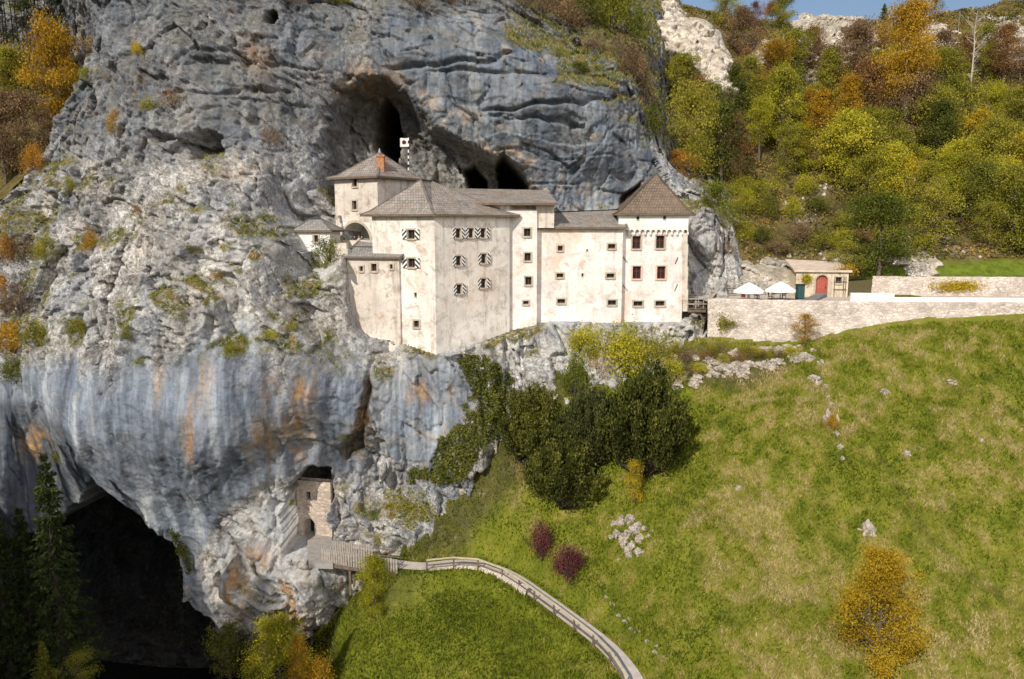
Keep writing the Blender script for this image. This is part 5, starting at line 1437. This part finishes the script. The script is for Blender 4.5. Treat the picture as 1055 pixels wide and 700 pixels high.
for a in ((602,360,40,30,'lime',"bush0","yellow-green bush at the castle foot beside the streaked grey rock"),(628,352,30,22,'olive',"twiggy1","thin olive bush below the middle of the long castle wing"),(644,374,50,38,'lime',"bush2","widest yellow-green bush on the bank behind the dark yews"),
          (676,366,34,26,'olive',"bush3","olive bush directly under the shingled east tower"),(592,396,32,34,'green',"bush1","bright green bush between the rock and the grey-green yew"),(690,384,34,24,'lime',"bush0","yellow-green bush between the rubble slope and the largest yew"),(706,362,22,18,'brown',"twiggy0","brown twiggy bush below the timber bridge"),(660,350,24,16,'rust',"twiggy1","rusty twiggy bush against the foot of the east tower"),(616,380,30,24,'gold',"twiggy0","golden twiggy bush above the grey-green yew")):
    p = on_meadow(a[0], a[1] + 14); plant_px(a[5], p, a[3] * 1.25, a[2] * 1.05, a[4], a[6], sink=.3)
plant_px("spruce0", P(68, 706, 62.5), 240, 96, 'dark', "tall dense dark spruce standing in front of the black cave")
plant_px("spruce1", P(14, 712, 64), 205, 72, 'dark', "thinner dark spruce with a bare lower trunk beside the tall dense one")
plant_px("spruce0", P(-12, 720, 66), 190, 84, 'dark', "dark spruce cut by the edge of the view, shorter than its neighbours")
plant_px("spruce0", P(39, 716, 64.5), 196, 78, 'dark', "dark spruce half hidden behind the tall dense spruce, lower than it")
plant_px("spruce1", P(48, 716, 60), 60, 40, 'olive', "small pale conifer at the feet of the dark spruces")
plant_px("airy2", P(82, 712, 60.5), 44, 40, 'olive', "young olive tree at the foot of the tall dense spruce")
plant_px("airy1", P(237, 700, 67), 60, 50, 'moss', "dark mossy tree under the overhang beside the yellow-green tree")
# ------------------------------------------------------------------ wooded slope on the right
FZ = "slope"
for (px, py, h, w, k, c, lab) in (
 (929,165,156,56,"lofty",'gold',"very tall golden tree with a pale bare trunk on the wooded slope"),
 (992,145,122,44,"snag0",'brown',"tall bare pale forked tree standing above the wooded slope"),
 (941,160,52,14,"snag1",'brown',"short bare pale trunk beside the very tall golden tree"),
 (803,147,78,56,"layered0",'lime',"layered yellow larch in the middle of the wooded slope"),
 (713,192,90,60,"broad0",'olive',"broad olive tree behind the shingled east tower roof"),
 (757,184,58,32,"airy0",'rust',"rust-red tree beside the broad olive tree above the tower"),
 (695,196,38,50,"airy1",'orange',"low orange tree just above the east tower roof"),
 (747,32,40,32,"broad1",'lime',"yellow-green tree on the skyline beside the white crag"),
 (778,31,28,15,"airy2",'red',"small dark red tree alone on the skyline"),
 (806,33,40,30,"broad2",'olive',"olive tree on the skyline in the gap of blue sky"),
 (911,12,30,22,"spruce0",'green',"small green conifer on the skyline above the very tall golden tree"),
 (701,118,56,54,"broad3",'olive',"dark olive tree at the foot of the white crag"),
 (1021,152,60,40,"broad1",'lime',"bright yellow-green tree beside the bare forked tree"),
 (903,306,84,82,"broad2",'green',"broad dark tree overhanging the gatehouse end of the road"),
 (893,152,80,52,"broad0",'rust',"rust-brown broad tree left of the very tall golden tree"),
 (868,300,40,34,"airy2",'olive',"thin olive tree leaning over the gatehouse roof")):
    plant_px(k, on_hill(px, py), h, w, c, lab)
def region_colour(px, py, r):
    if py < 45: return r.choice(['brown', 'rust', 'olive', 'brown', 'gold'])
    if px < 760 and py < 215: return r.choice(['olive', 'green', 'moss', 'olive', 'rust'])
    if py < 100: return r.choice(['rust', 'brown', 'brown', 'olive', 'brown', 'olive', 'rust']) 
    if px < 880 and py < 170: return r.choice(['rust', 'olive', 'gold', 'olive', 'orange', 'lime', 'olive', 'green', 'gold'])
    if py < 170: return r.choice(['brown', 'olive', 'rust', 'gold', 'olive', 'green', 'lime', 'olive'])
    return r.choice(['olive', 'lime', 'gold', 'olive', 'green', 'yellow', 'lime', 'olive', 'gold', 'moss', 'olive', 'lime', 'rust'])
ROWS = [(30, 30, "along the skyline"), (62, 36, "high on the slope"), (95, 44, "high on the slope"), (128, 50, "across the middle of the slope"), (160, 54, "across the middle of the slope"), (195, 56, "on the lower slope"), (232, 60, "on the lower slope"), (262, 58, "just above the road"), (283, 50, "just above the road")]
r = random.Random(77)
for (by, hh, zn) in ROWS:
    px = 655 if by < 120 else 690
    while px < 1085:
        px += r.uniform(16, 27); py = by + r.uniform(-13, 13)
        if py < 24 and px < 770: continue
        crag = (660 < px < 752 and py < 108) or (765 < px < 905 and 24 < py < 66) or (932 < px < 984 and 24 < py < 58) or (1008 < px < 1070 and 24 < py < 66)
        if crag and r.random() < .93: continue
        if px < 712 and py > 200: continue
        if px < 735 and py > 190: continue
        if 985 < px < 1040 and 95 < py < 140: continue
        brush = 742 < px < 872 and 196 < py < 300
        if px < 890 and py > 272 : continue
        if px > 880 and py > 268: continue
        c = region_colour(px, py, r)
        if brush:
            plant_px(f"bush{r.randint(0,3)}", on_hill(px, py), r.uniform(14, 24), r.uniform(22, 36), r.choice(['olive', 'moss', 'brown', 'olive', 'lime']), None, "on the open brushy bank behind the gatehouse"); continue
        h = hh * r.uniform(.7, 1.5); k = r.choice(["broad", "airy", "airy", "tall", "tall", "layered", "broad"]); 
        if by < 100: k = r.choice(["airy", "airy", "tall", "broad", "snag"])
        n = {"broad": 4, "airy": 3, "tall": 3, "layered": 2, "snag": 2}[k]
        w = h * {"broad": .85, "airy": .75, "tall": .5, "layered": .7, "snag": .35}[k] * r.uniform(.85, 1.15)
        plant_px(f"{k}{r.randint(0, n - 1)}", on_hill(px, py), h, w, c, None, zn)
for i in range(46):                                              # undergrowth between the trees
    px, py = r.uniform(690, 1075), r.uniform(40, 285)
    if px < 740 and py > 190 or py > 264: continue
    plant_px(r.choice(["bush0", "bush1", "bush2", "twiggy0", "twiggy1"]), on_hill(px, py), r.uniform(10, 20), r.uniform(18, 34), r.choice(['brown', 'olive', 'rust', 'moss', 'lime']), None, "in the undergrowth " + ("high on the slope" if py < 110 else "across the middle of the slope" if py < 190 else "low on the slope"))
# ------------------------------------------------------------------ wood behind the cliff on the left
for (px, py, h, w, k, c, lab) in (
 (62,134,100,64,"broad1",'gold',"golden tree at the cliff edge below the bare pines"),
 (14,122,64,50,"broad1",'olive',"olive tree behind the golden tree at the cliff edge"),
 (30,182,80,58,"airy0",'brown',"thin brown tree in the shaded wood below the golden tree"),
 (6,190,92,54,"broad2",'brown',"large brown tree in the shaded wood beside the rock"),
 (46,178,50,40,"airy0",'brown',"brown tree between the golden tree and the orange bush"),
 (97,44,36,34,"airy2",'rust',"rust-coloured tree on the upper rim of the cliff"),
 (109,14,22,24,"bush1",'olive',"olive bush on the upper rim of the cliff")):
    plant_px(k, on_hill(px, py), h, w, c, lab)
for i in range(24):
    px = -8 + i * 4.6 + r.uniform(-2, 2); y = on_hill(px, 66 + r.uniform(-5, 6))
    plant_px(f"pine{r.randint(0, 2)}", y, r.uniform(66, 100), r.uniform(20, 32), 'dark', None, "on the rim above the dark wood")
for i in range(16):
    px, py = r.uniform(-10, 84), r.uniform(70, 150)
    plant_px(f"bush{r.randint(0, 3)}", on_hill(px, py), r.uniform(16, 30), r.uniform(26, 44), r.choice(['brown', 'dark', 'moss', 'brown', 'rust']), None, "in the shaded wood behind the cliff")
# no trees of the added west slope planted here
for i in range(0):
    pass
# ------------------------------------------------------------------ shrubs on the ledges
for (px, py, w, h, c, k) in (
 (119,146,20,28,'gold',"bush0"),(178,118,34,24,'rust',"twiggy0"),(154,116,24,14,'olive',"bush1"),(139,60,12,16,'yellow',"bush2"),(145,96,14,18,'brown',"twiggy1"),(90,84,22,14,'olive',"bush3"),(110,86,16,12,'rust',"twiggy0"),
 (278,162,24,30,'rust',"twiggy1"),(70,206,18,20,'olive',"bush1"),(60,202,14,16,'brown',"twiggy0"),(36,186,24,30,'orange',"bush2"),(143,222,16,11,'rust',"bush3"),(6,282,26,34,'orange',"bush0"),(24,284,40,38,'brown',"twiggy1"),(46,276,28,28,'olive',"bush1"),(92,268,20,26,'gold',"bush2"),
 (4,330,30,40,'orange',"bush3"),(22,340,40,44,'brown',"twiggy0"),(10,372,36,34,'gold',"bush0"),(36,366,30,30,'olive',"bush1"),(14,400,36,26,'moss',"bush2"),(338,274,36,24,'moss',"bush1"),(322,280,18,14,'moss',"bush3"),(372,262,16,12,'olive',"bush0"),
 (274,352,30,12,'lime',"bush1"),(300,342,20,10,'olive',"bush2"),(240,368,30,12,'olive',"bush3"),(145,378,20,14,'lime',"bush0"),(130,352,20,16,'olive',"bush1"),(78,352,20,22,'olive',"bush2"),(200,262,26,12,'moss',"bush3"),(222,290,20,12,'gold',"twiggy0"),
 (370,446,30,26,'rust',"twiggy1"),(384,452,26,30,'brown',"twiggy0"),(352,456,20,14,'moss',"bush1"),(345,612,20,18,'rust',"twiggy0"),(330,608,16,12,'moss',"bush0"),(392,566,22,14,'olive',"bush2"),(405,572,18,12,'lime',"bush3"),(298,520,14,6,'lime',"bush1"),(62,480,20,16,'moss',"bush2"),
 (430,8,46,16,'rust',"twiggy0"),(480,8,50,14,'brown',"twiggy1"),(455,4,30,12,'rust',"bush0"),(300,4,40,12,'rust',"twiggy0"),(350,6,30,10,'olive',"bush2"),
 (540,14,40,22,'brown',"twiggy0"),(560,24,42,28,'brown',"twiggy1"),(584,40,44,32,'brown',"bush1"),(606,36,40,36,'moss',"bush2"),(612,60,32,24,'brown',"twiggy0"),(630,44,40,44,'olive',"bush3"),(636,22,34,34,'green',"bush0"),(640,70,34,32,'brown',"twiggy1"),(652,92,32,36,'brown',"bush1"),(664,120,28,40,'brown',"twiggy0"),(672,150,24,34,'moss',"bush2"),(656,60,30,40,'moss',"bush3"),(572,10,40,18,'rust',"twiggy1"),(600,14,36,22,'brown',"twiggy0"),(620,10,36,24,'olive',"bush0"),
 (596,76,26,12,'moss',"bush2"),(575,60,24,10,'olive',"twiggy1"),(508,182,12,8,'moss',"bush1"),(583,178,8,8,'moss',"bush0"),(258,4,26,10,'brown',"twiggy1"),(728,222,20,18,'moss',"bush0"),(744,238,20,16,'olive',"twiggy1"),(752,268,18,18,'brown',"twiggy0")):
    zn = "on the cliff top above the right-hand rock" if px > 520 and py < 160 else "on the rock beside the east tower" if px > 700 else "along the top of the cliff" if py < 20 else "on a ledge of the upper cliff" if py < 235 and px > 40 else "on the cliff's shaded outer end" if px < 62 else "on a ledge of the lower cliff" if py > 400 else "on the broken rock below the hut"
    plant_px(k, cliff_hit(px, py - h * .25) + Vector((0, .25, 0)), h, w, c, None, zn, None, sink=.35)

# unseen spruces added on the west slope to shade the gorge
for i in range(26):
    y = r.uniform(14, 54); x = -(.735 * y + 13 + r.uniform(0, 55))
    j = int(np.clip((x - VX[0]), 0, len(VX) - 1)); k = int(np.clip(y - VY[0], 0, len(VY) - 1))
    plant(f"spruce{r.randint(0, 1)}", Vector((x, y, CZ[k, j] - .3)), r.uniform(12, 17), r.uniform(5, 7), 'dark', "unseen dark spruce added to shade the gorge from the west", None, "unseen spruces shading the gorge")
# ------------------------------------------------------------------ labels of the plants that have none yet: kind, colour, place, order
WORD = dict(olive="olive", green="green", lime="yellow-green", yellow="yellow", gold="golden", orange="orange", rust="rust-brown", brown="brown", dark="dark", yew="dark green", blue="bluish", red="dark red", amber="amber", moss="moss-green")
FAMW = dict(broad="broad tree", tall="slender tree", airy="thin-leaved tree", layered="layered larch", spruce="spruce", pine="thin pine", bush="bush", twiggy="twiggy bush", snag="bare pale tree", fine="tree", lofty="tree", yew="yew")
ORD = ["first", "second", "third", "fourth", "fifth", "sixth", "seventh", "eighth", "ninth", "tenth", "eleventh", "twelfth", "thirteenth", "fourteenth", "fifteenth", "sixteenth", "seventeenth", "eighteenth", "nineteenth", "twentieth", "twenty-first", "twenty-second", "twenty-third", "twenty-fourth", "twenty-fifth"]
buckets = {}
for q in PLANTS:
    if "label" in q['o']: continue
    what = FAMW[q['fam']] if q['fam'] in ('snag', 'pine') else WORD[q['color']] + " " + FAMW[q['fam']]
    buckets.setdefault((what, q['zone']), []).append(q)
for (what, zone), L in buckets.items():
    L.sort(key=lambda q: q['px'])
    for i, q in enumerate(L):
        q['o']["label"] = (what + " " + zone) if len(L) == 1 else f"{ORD[i]} {what} from the left {zone}"
        q['o']["group"] = ("trees " if q['cat'] == "tree" else "bushes ") + zone
# ------------------------------------------------------------------ CRAGS, BOULDERS, CREEPER, GRASS
def surf_hit(px, py):
    return on_hill(px, py)
def crag(poly, label, bulge, seed, pale=.8, mat=None, step=.26, plane=None, amp=1.0, streak=.0, grey=0.0, moss=.5):
    """a rock face that stands out of the slope inside the outline, rooted in the slope all round"""
    poly = np.array(poly, float); c = poly.mean(0)
    an_ = plane or [tuple(surf_hit(*(c + (q - c) * .85))) for q in poly]
    an_ = np.array(an_); A = np.c_[np.ones(len(an_)), an_[:, 0], an_[:, 2]]
    co = np.linalg.lstsq(A, an_[:, 1], rcond=None)[0]
    x0, x1 = an_[:, 0].min() - 5, an_[:, 0].max() + 5; z0, z1 = an_[:, 2].min() - 5, an_[:, 2].max() + 5
    X, Z = np.meshgrid(np.arange(x0, x1, step), np.arange(z0, z1, step)); x, z = X.ravel(), Z.ravel()
    y = co[0] + co[1] * x + co[2] * z; b = np.c_[x, y, z]
    px, py = proj(b); w = 6 * noise(b / 4, seed) + 3 * noise(b / 1.5, seed + 1)
    s = sdist(px + w, py + w * .7, poly)
    y = y - bulge * sstep(-2, 10, s) * (1 + .25 * sstep(5, 30, s)) + np.clip(-s, 0, 40) * .35
    ln = b.copy(); ln[:, 0] += .3 * b[:, 2]
    f, e = facets(ln / np.array([4.2, 4.2, 5.5]), seed + 2); g, e2 = facets(ln / np.array([1.6, 1.6, 2.3]), seed + 3); h, _ = facets(ln / .7, seed + 4)
    y = y - amp * (1.6 * f - .5 * sstep(.12, 0, e) + .75 * g - .2 * sstep(.14, 0, e2) + .22 * h + .6 * ridged(ln / np.array([3, 3, 6.]), 3, seed + 5) + .12 * ridged(ln / .8, 2, seed + 6))
    ii = np.arange(X.size).reshape(X.shape); F = np.stack([ii[:-1, :-1], ii[:-1, 1:], ii[1:, 1:], ii[1:, :-1]], -1).reshape(-1, 4)
    F = F[(s[F] > -14).any(1)]
    used, inv = np.unique(F, return_inverse=True)
    me = mesh_np("crag", np.c_[x, y, z][used], inv.reshape(-1, 4))
    gz_ = np.gradient(y.reshape(X.shape), step, axis=0).ravel(); gx_ = np.gradient(y.reshape(X.shape), step, axis=1).ravel()
    nz = blur((gz_ / np.sqrt(1 + gz_ ** 2 + gx_ ** 2)).reshape(X.shape), 2).ravel()
    n = len(used)
    for k, v in (("streak", np.full(n, streak)), ("grey", np.full(n, grey)), ("pale", np.full(n, pale)), ("buff", np.full(n, .45)), ("ochre", np.zeros(n)), ("brown", np.zeros(n)), ("wet", np.zeros(n)), ("moss", (moss * sstep(.3, .6, nz))[used])): attr(me, k, v)
    return link("rock_outcrop", me, mat or M['rock'], label=label, cat="rock")
crag([(655,2),(684,-4),(706,20),(736,32),(752,62),(757,100),(742,112),(716,96),(688,70),(664,48)], "tall white limestone crag on the skyline above the castle's east tower", 4.5, 201)
crag([(762,48),(790,36),(826,30),(850,22),(892,24),(904,42),(898,62),(860,72),(820,66),(790,72),(768,66)], "long pale limestone cliff below the trees of the skyline", 3.5, 211)
crag([(935,32),(962,24),(985,36),(975,52),(945,52)], "small pale outcrop beside the top of the very tall golden tree", 2.5, 221)
crag([(1010,36),(1040,24),(1070,40),(1064,62),(1022,56)], "pale outcrop high on the slope at the picture's edge", 2.5, 231)
crag([(1018,160),(1050,150),(1075,170),(1066,205),(1036,206),(1012,185)], "broken pale outcrop below the bright yellow-green tree", 1.6, 241, amp=.8)
crag([(744,288),(760,272),(790,268),(822,272),(830,288),(800,300),(760,306)], "crumbly pale rock bank behind the terrace umbrellas", 1.6, 251, amp=.6, step=.2)
crag([(905,176),(930,168),(942,186),(926,204),(906,196)], "small grey scree outcrop under the very tall golden tree", 1.2, 261, amp=.7)
crag([(922,270),(950,262),(975,268),(968,282),(935,284)], "low pale rock step above the upper road wall", 1.2, 271, amp=.6)

M['wet'] = plain('shaded_wet_rock', (.035, .037, .042), .6, .5, 2.0, .6)  # darkened material: boulders carry the cave's shade in their colour
def boulder_mesh(seed, sub=3):
    import bmesh
    bm = bmesh.new(); bmesh.ops.create_icosphere(bm, subdivisions=sub, radius=.5)
    p = np.array([tuple(v.co) for v in bm.verts]); f, e = facets(p * 2.1, seed); g, _ = facets(p * 4.5, seed + 1)
    k = 1 + .42 * f + .16 * g + .25 * noise(p * 1.3, seed) + .08 * noise(p * 6, seed)
    for v, s in zip(bm.verts, k): v.co *= float(s)
    me = bpy.data.meshes.new("boulder"); bm.to_mesh(me); bm.free(); n = len(me.vertices)
    for kk, v in (("streak", 0), ("grey", 0), ("pale", .4), ("buff", .6), ("ochre", 0), ("brown", 0), ("wet", 0), ("moss", 0)): attr(me, kk, np.full(n, float(v)))
    me.materials.append(M['boulder']); return me
BOUL = [boulder_mesh(300 + i, 4) for i in range(5)]
def rock(px, py, w, h, label, group=None, p=None):
    p = p or on_meadow(px, py); d = (p.y * CT - p.z * ST) / FPX
    o = bpy.data.objects.new("boulder", BOUL[PR.randint(0, 4)]); COL.objects.link(o); o.location = p - Vector((0, 0, .22 * h * d)); o.scale = (w * d, w * d * PR.uniform(.8, 1.1), h * d)
    o.rotation_euler = (PR.uniform(-.2, .2), PR.uniform(-.2, .2), PR.uniform(0, 6)); return meta(o, label, "rock", group)
rock(895, 548, 16, 28, "pointed white rock standing alone on the open meadow")
for i, (px, py, w, h) in enumerate(((668,556,5,4),(630,556,5,4),(662,572,5,5),(638,578,4,4),(672,548,4,3),(641,533,6,5),(640,540,13,12),(650,536,12,13),(656,546,15,12),(646,552,15,13),(636,550,9,9),(660,554,10,9),(650,562,12,12),(658,568,9,10),(643,562,8,8),(649,573,8,9),(664,545,7,8),(632,542,7,6))):
    rock(px, py, w, h, "rough white stone in the cluster on the bank below the dark yews", "stones below the dark yews")
rock(858, 436, 16, 34, "upright pale rock in the meadow gully beside the small golden bush")
rock(840, 392, 14, 12, "pale rock at the top of the meadow gully")
for i, (px, py) in enumerate(((846, 376), (848, 388), (851, 400), (853, 410), (856, 420), (862, 450), (865, 462), (868, 474))):
    rock(px, py, PR.uniform(4, 7), PR.uniform(5, 8), "small pale stone in the row of stones down the meadow gully", "stones down the meadow gully")
for i in range(5):
    px, py = [(912, 404), (980, 395), (1010, 455), (760, 505), (935, 470), (990, 600), (1030, 640), (880, 560), (905, 600), (745, 620), (1040, 560), (870, 668)][i]
    rock(px, py, PR.uniform(7, 12), PR.uniform(4, 7), "small flat pale stone lying in the meadow grass", "flat stones in the meadow")
for i in range(84):
    u = PR.random(); px = 684 + 150 * u + PR.uniform(-8, 8); top = 358 + 4 * math.sin(u * 5); bot = 402 - 34 * u; py = PR.uniform(top + 2, max(top + 6, bot))
    s = 4 + 9 * PR.random() ** 2; rock(px, py + 2, s * 1.25, s * .9, "pale limestone boulder in the rubble slope below the terrace wall", "rubble below the terrace wall")
for i in range(26):
    px, py = PR.uniform(400, 500), PR.uniform(500, 560)
    if px > 400 + (560 - py) * 1.7: continue
    s = PR.uniform(5, 14); rock(px, py, s, s * .8, "grey-white stone on the scrubby bank between the cliff foot and the meadow", "stones at the cliff foot")
for i in range(14):
    px = 615 + i * 4.2 + PR.uniform(-1, 1); py = 620 + i * 4.6
    rock(px + 12 + PR.uniform(-3, 3), py - 2 + PR.uniform(-4, 4), PR.uniform(2, 5.5), PR.uniform(2, 4), "small pale kerb stone along the upper edge of the footpath", "kerb stones along the footpath")
for i in range(30):
    px, py = PR.uniform(110, 250), PR.uniform(640, 700); p = cliff_hit(px, py); s = PR.uniform(8, 26)
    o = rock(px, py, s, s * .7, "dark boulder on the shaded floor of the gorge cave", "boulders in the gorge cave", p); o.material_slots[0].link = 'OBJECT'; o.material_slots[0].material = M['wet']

for i in range(16):
    px = 690 + i * 8.2 + PR.uniform(-5, 5); py = PR.uniform(364, 396 - i * 1.6)
    plant_px(["twiggy0", "bush1", "twiggy1", "bush2"][i % 4], on_meadow(px, py), PR.uniform(8, 15), PR.uniform(12, 24), ['rust', 'olive', 'brown', 'lime'][i % 4], ["rusty twiggy bush", "low olive bush", "brown twiggy bush", "low yellow-green bush"][i % 4] + " among the rubble below the terrace wall", None, "bushes among the rubble")
# creeper: leaves lying on whatever surface shows inside the outline
def creeper(poly, n, color, label, seed, leaf=.26, lift=.35):
    R = np.random.default_rng(seed); poly = np.array(poly, float); lo, hi = poly.min(0), poly.max(0)
    px = R.uniform(lo[0], hi[0], n * 3); py = R.uniform(lo[1], hi[1], n * 3)
    w = 7 * noise(np.c_[px / 14, py / 14, px * 0], seed) + 4 * noise(np.c_[px / 5, py / 5, px * 0], seed + 1)
    ok = sdist(px + w, py + w, poly) > 0; px, py = px[ok][:n], py[ok][:n]
    # coarse lattice of surface hits, then bilinear
    gxp = np.arange(lo[0] - 6, hi[0] + 10, 3.0); gyp = np.arange(lo[1] - 6, hi[1] + 10, 3.0)
    H = np.array([[min((cliff_hit(a, b), on_meadow(a, b)), key=lambda v: v.y) for a in gxp] for b in gyp])
    i = ((py - gyp[0]) / 3).astype(int); j = ((px - gxp[0]) / 3).astype(int); fy = ((py - gyp[0]) / 3 - i)[:, None]; fx = ((px - gxp[0]) / 3 - j)[:, None]
    C = (H[i, j] * (1 - fx) + H[i, j + 1] * fx) * (1 - fy) + (H[i + 1, j] * (1 - fx) + H[i + 1, j + 1] * fx) * fy
    lump = noise(C / 1.6, seed + 3) * .5 + .5
    C = C + R.normal(0, .12, C.shape); C[:, 1] -= lift * (.2 + 1.3 * lump * R.random(len(C))); C[:, 2] += .15 * lump
    me = leaf_mesh("creeper", C, leaf, leaf * .62, .3 + .4 * lump)
    return link("creeper", me, LEAF[color], label=label, cat="creeper")
creeper([(469,370),(499,366),(528,388),(532,414),(514,451),(491,470),(473,500),(424,500),(421,489),(447,481),(454,448),(480,437),(491,407)], 15000, 'moss', "thick dark moss-green creeper hanging down the grey rock beside the yews", 401)
creeper([(585,338),(640,332),(705,345),(700,372),(640,372),(600,368)], 2600, 'olive', "thin olive creeper over the rocks at the castle foot", 405, .22)
creeper([(395,502),(440,508),(450,530),(425,548),(398,530)], 1500, 'olive', "sparse olive creeper on the pale rock above the footbridge", 409, .2)
creeper([(172,540),(186,552),(196,572),(200,590),(194,592),(184,572)], 1500, 'moss', "dark moss-green creeper on the overhang edge above the gorge cave", 413, .22)
def wall_creeper(px0, px1, py0, py1, Y, n, color, label, seed):
    R = np.random.default_rng(seed); px = R.normal((px0 + px1) / 2, (px1 - px0) / 4, n); py = R.normal((py0 + py1) / 2, (py1 - py0) / 4, n)
    C = np.array([P(a, b, Y) for a, b in zip(px, py)]); C[:, 1] += R.uniform(-.25, .1, n)
    return link("creeper", leaf_mesh("creeper", C, .2, .13, R.uniform(.3, .7, n)), LEAF[color], label=label, cat="creeper")
wall_creeper(962, 1010, 289, 301, 87.5, 1500, 'yellow', "yellow creeper spilling over the upper road wall", 421)
wall_creeper(826, 836, 282, 292, 86.7, 420, 'lime', "yellow-green creeper on the gatehouse wall beside the red door", 422)
wall_creeper(738, 752, 322, 342, 79.4, 380, 'olive', "olive creeper hanging on the outer end of the retaining wall", 423)
wall_creeper(742, 760, 330, 336, 79.2, 200, 'olive', "small olive tuft on the face of the retaining wall", 424)
wall_creeper(860, 884, 273, 283, 86.3, 500, 'gold', "golden creeper along the edge of the gatehouse roof", 425)

def blades(name, C, h, w, tone, mat, seed, leanz=.5):
    R = np.random.default_rng(seed); n = len(C); az = R.uniform(0, 2 * np.pi, n); hh = h * R.uniform(.5, 1.4, n); ww = w * R.uniform(.6, 1.3, n)
    s = np.c_[np.cos(az), np.sin(az), np.zeros(n)]; t = np.c_[R.normal(0, leanz, n), R.normal(-.1, leanz, n), np.ones(n)] * hh[:, None]
    v = np.stack([C - s * ww[:, None], C + s * ww[:, None], C + t], 1).reshape(-1, 3)
    me = mesh_np(name, v, np.arange(n * 3).reshape(n, 3)); attr(me, "tone", np.clip(tone + R.normal(0, .12, n), 0, 1), 'FACE')
    return link(name, me, mat, kind="stuff")
N = 330000; R = np.random.default_rng(9)
x = R.uniform(-32, 70, N); y = R.uniform(40, 80, N); z = front_z(x, y); px, py = proj(np.c_[x, y, z])
dry_, _, _ = dry_at(x, y); dens = noise(np.c_[x, y, x * 0] / 1.3, 130) + .5 * noise(np.c_[x, y, x * 0] / .5, 131)
dp = np.full(N, 9.0); nb = (np.abs(x + 3) < 20)
dp[nb] = np.min(np.hypot(x[nb][:, None] - _pp[None, ::2, 0], y[nb][:, None] - _pp[None, ::2, 1]), axis=1)
ok = (y < np.interp(x, wf[:, 0], wf[:, 1], left=92, right=wf[-1, 1]) - .1) & (px > 325) & (px < 1075) & (py < 715) & (dp > 1.0) & (dens > -.75) & ~((px < 350) & (py < 640))
sc_ = sdist(px, py, [(684,362),(730,355),(800,360),(820,366),(770,398),(715,398)]) > 2; ok &= ~(sc_ & (R.random(N) < .75))
tg = NT("grass_blades", .8, .15); tn = tg.attr("tone")
cg = tg.ramp(tn, [(.05, (.075, .10, .010)), (.28, (.19, .23, .017)), (.48, (.29, .285, .032)), (.66, (.42, .34, .12)), (.9, (.54, .45, .24))]); tg.color(cg)
tr_ = tg.n("BsdfTranslucent"); tg.lk(cg, tr_.inputs[0]); mx_ = tg.n("MixShader"); mx_.inputs[0].default_value = .35; tg.lk(tg.b.outputs[0], mx_.inputs[1]); tg.lk(tr_.outputs[0], mx_.inputs[2]); tg.lk(mx_.outputs[0], tg.out.inputs[0])
tone = .18 + .62 * dry_ + .13 * noise(np.c_[x, y, x * 0] / .7, 133) + .12 * noise(np.c_[x, y, x * 0] / 4, 134)
blades("grass", np.c_[x, y, z - .03][ok], .30, .06, tone[ok], tg.m, 10)
# grass on the ledges
cand = np.nonzero((CL['moss'] > .35) & (CL['nz'] > .12))[0]
sel = R.choice(cand, min(34000, len(cand)), replace=False) if len(cand) else cand
C = np.c_[CL['x'], CL['y'], CL['z']][sel] + R.normal(0, .06, (len(sel), 3))
blades("ledge_grass", C, .34, .06, .25 + .5 * R.random(len(sel)) * (CL['x'][sel] > -60), tg.m, 12, .7)
# low growth and leaf litter under the wood
N = 90000; x = R.uniform(14, 105, N); y = R.uniform(89, 165, N); z = hill_z(x, y); px, py = proj(np.c_[x, y, z])
nz1 = noise(np.c_[x, y, x * 0] / 3, 150)
ok = (px > 690) & (px < 1075) & (nz1 > -.35) & ~((py > 278) & (px < 890)) & ~((py > 268) & (px > 882)) & (y > np.interp(PW / 2 + FPX * x / y, [690, 740, 900, 1055], [104, 91, 89.6, 88.8]))
C = np.c_[x, y, z][ok]; C[:, 2] += R.uniform(0, .55, len(C))
tu = NT("undergrowth_leaves", .85, .1); tu.color(tu.ramp(tu.attr("tone"), [(.1, (.05, .05, .012)), (.35, (.14, .125, .025)), (.55, (.22, .16, .045)), (.75, (.26, .14, .05)), (.95, (.30, .27, .05))]))
me = leaf_mesh("undergrowth", C, .42, .26, np.clip(.45 + .5 * noise(C / 5, 151), 0, 1)); link("undergrowth", me, tu.m, kind="stuff")
N = 2600; x = R.uniform(20, 105, N); y = R.uniform(92, 150, N); z = hill_z(x, y); px, py = proj(np.c_[x, y, z]); ok = (noise(np.c_[x, y, z] / 7, 95) > .18) & (px > 740) & (px < 1075)
C = np.c_[x, y, z][ok]; V_ = []; F_ = []
oct_ = np.array([(1,0,0),(-1,0,0),(0,1,0),(0,-1,0),(0,0,.8),(0,0,-.8)], float); of = np.array([(0,2,4),(2,1,4),(1,3,4),(3,0,4),(2,0,5),(1,2,5),(3,1,5),(0,3,5)])
for i, c in enumerate(C):
    s = .15 + .5 * R.random() ** 2; V_.append(c + oct_ * s * R.uniform(.6, 1.3, (6, 3))); F_.append(of + 6 * i)
me = mesh_np("scree", np.concatenate(V_), np.concatenate(F_)); 
link("scree", me, plain("pale_scree", (.46, .42, .37), .95, .3, 1.5, .3), kind="stuff")
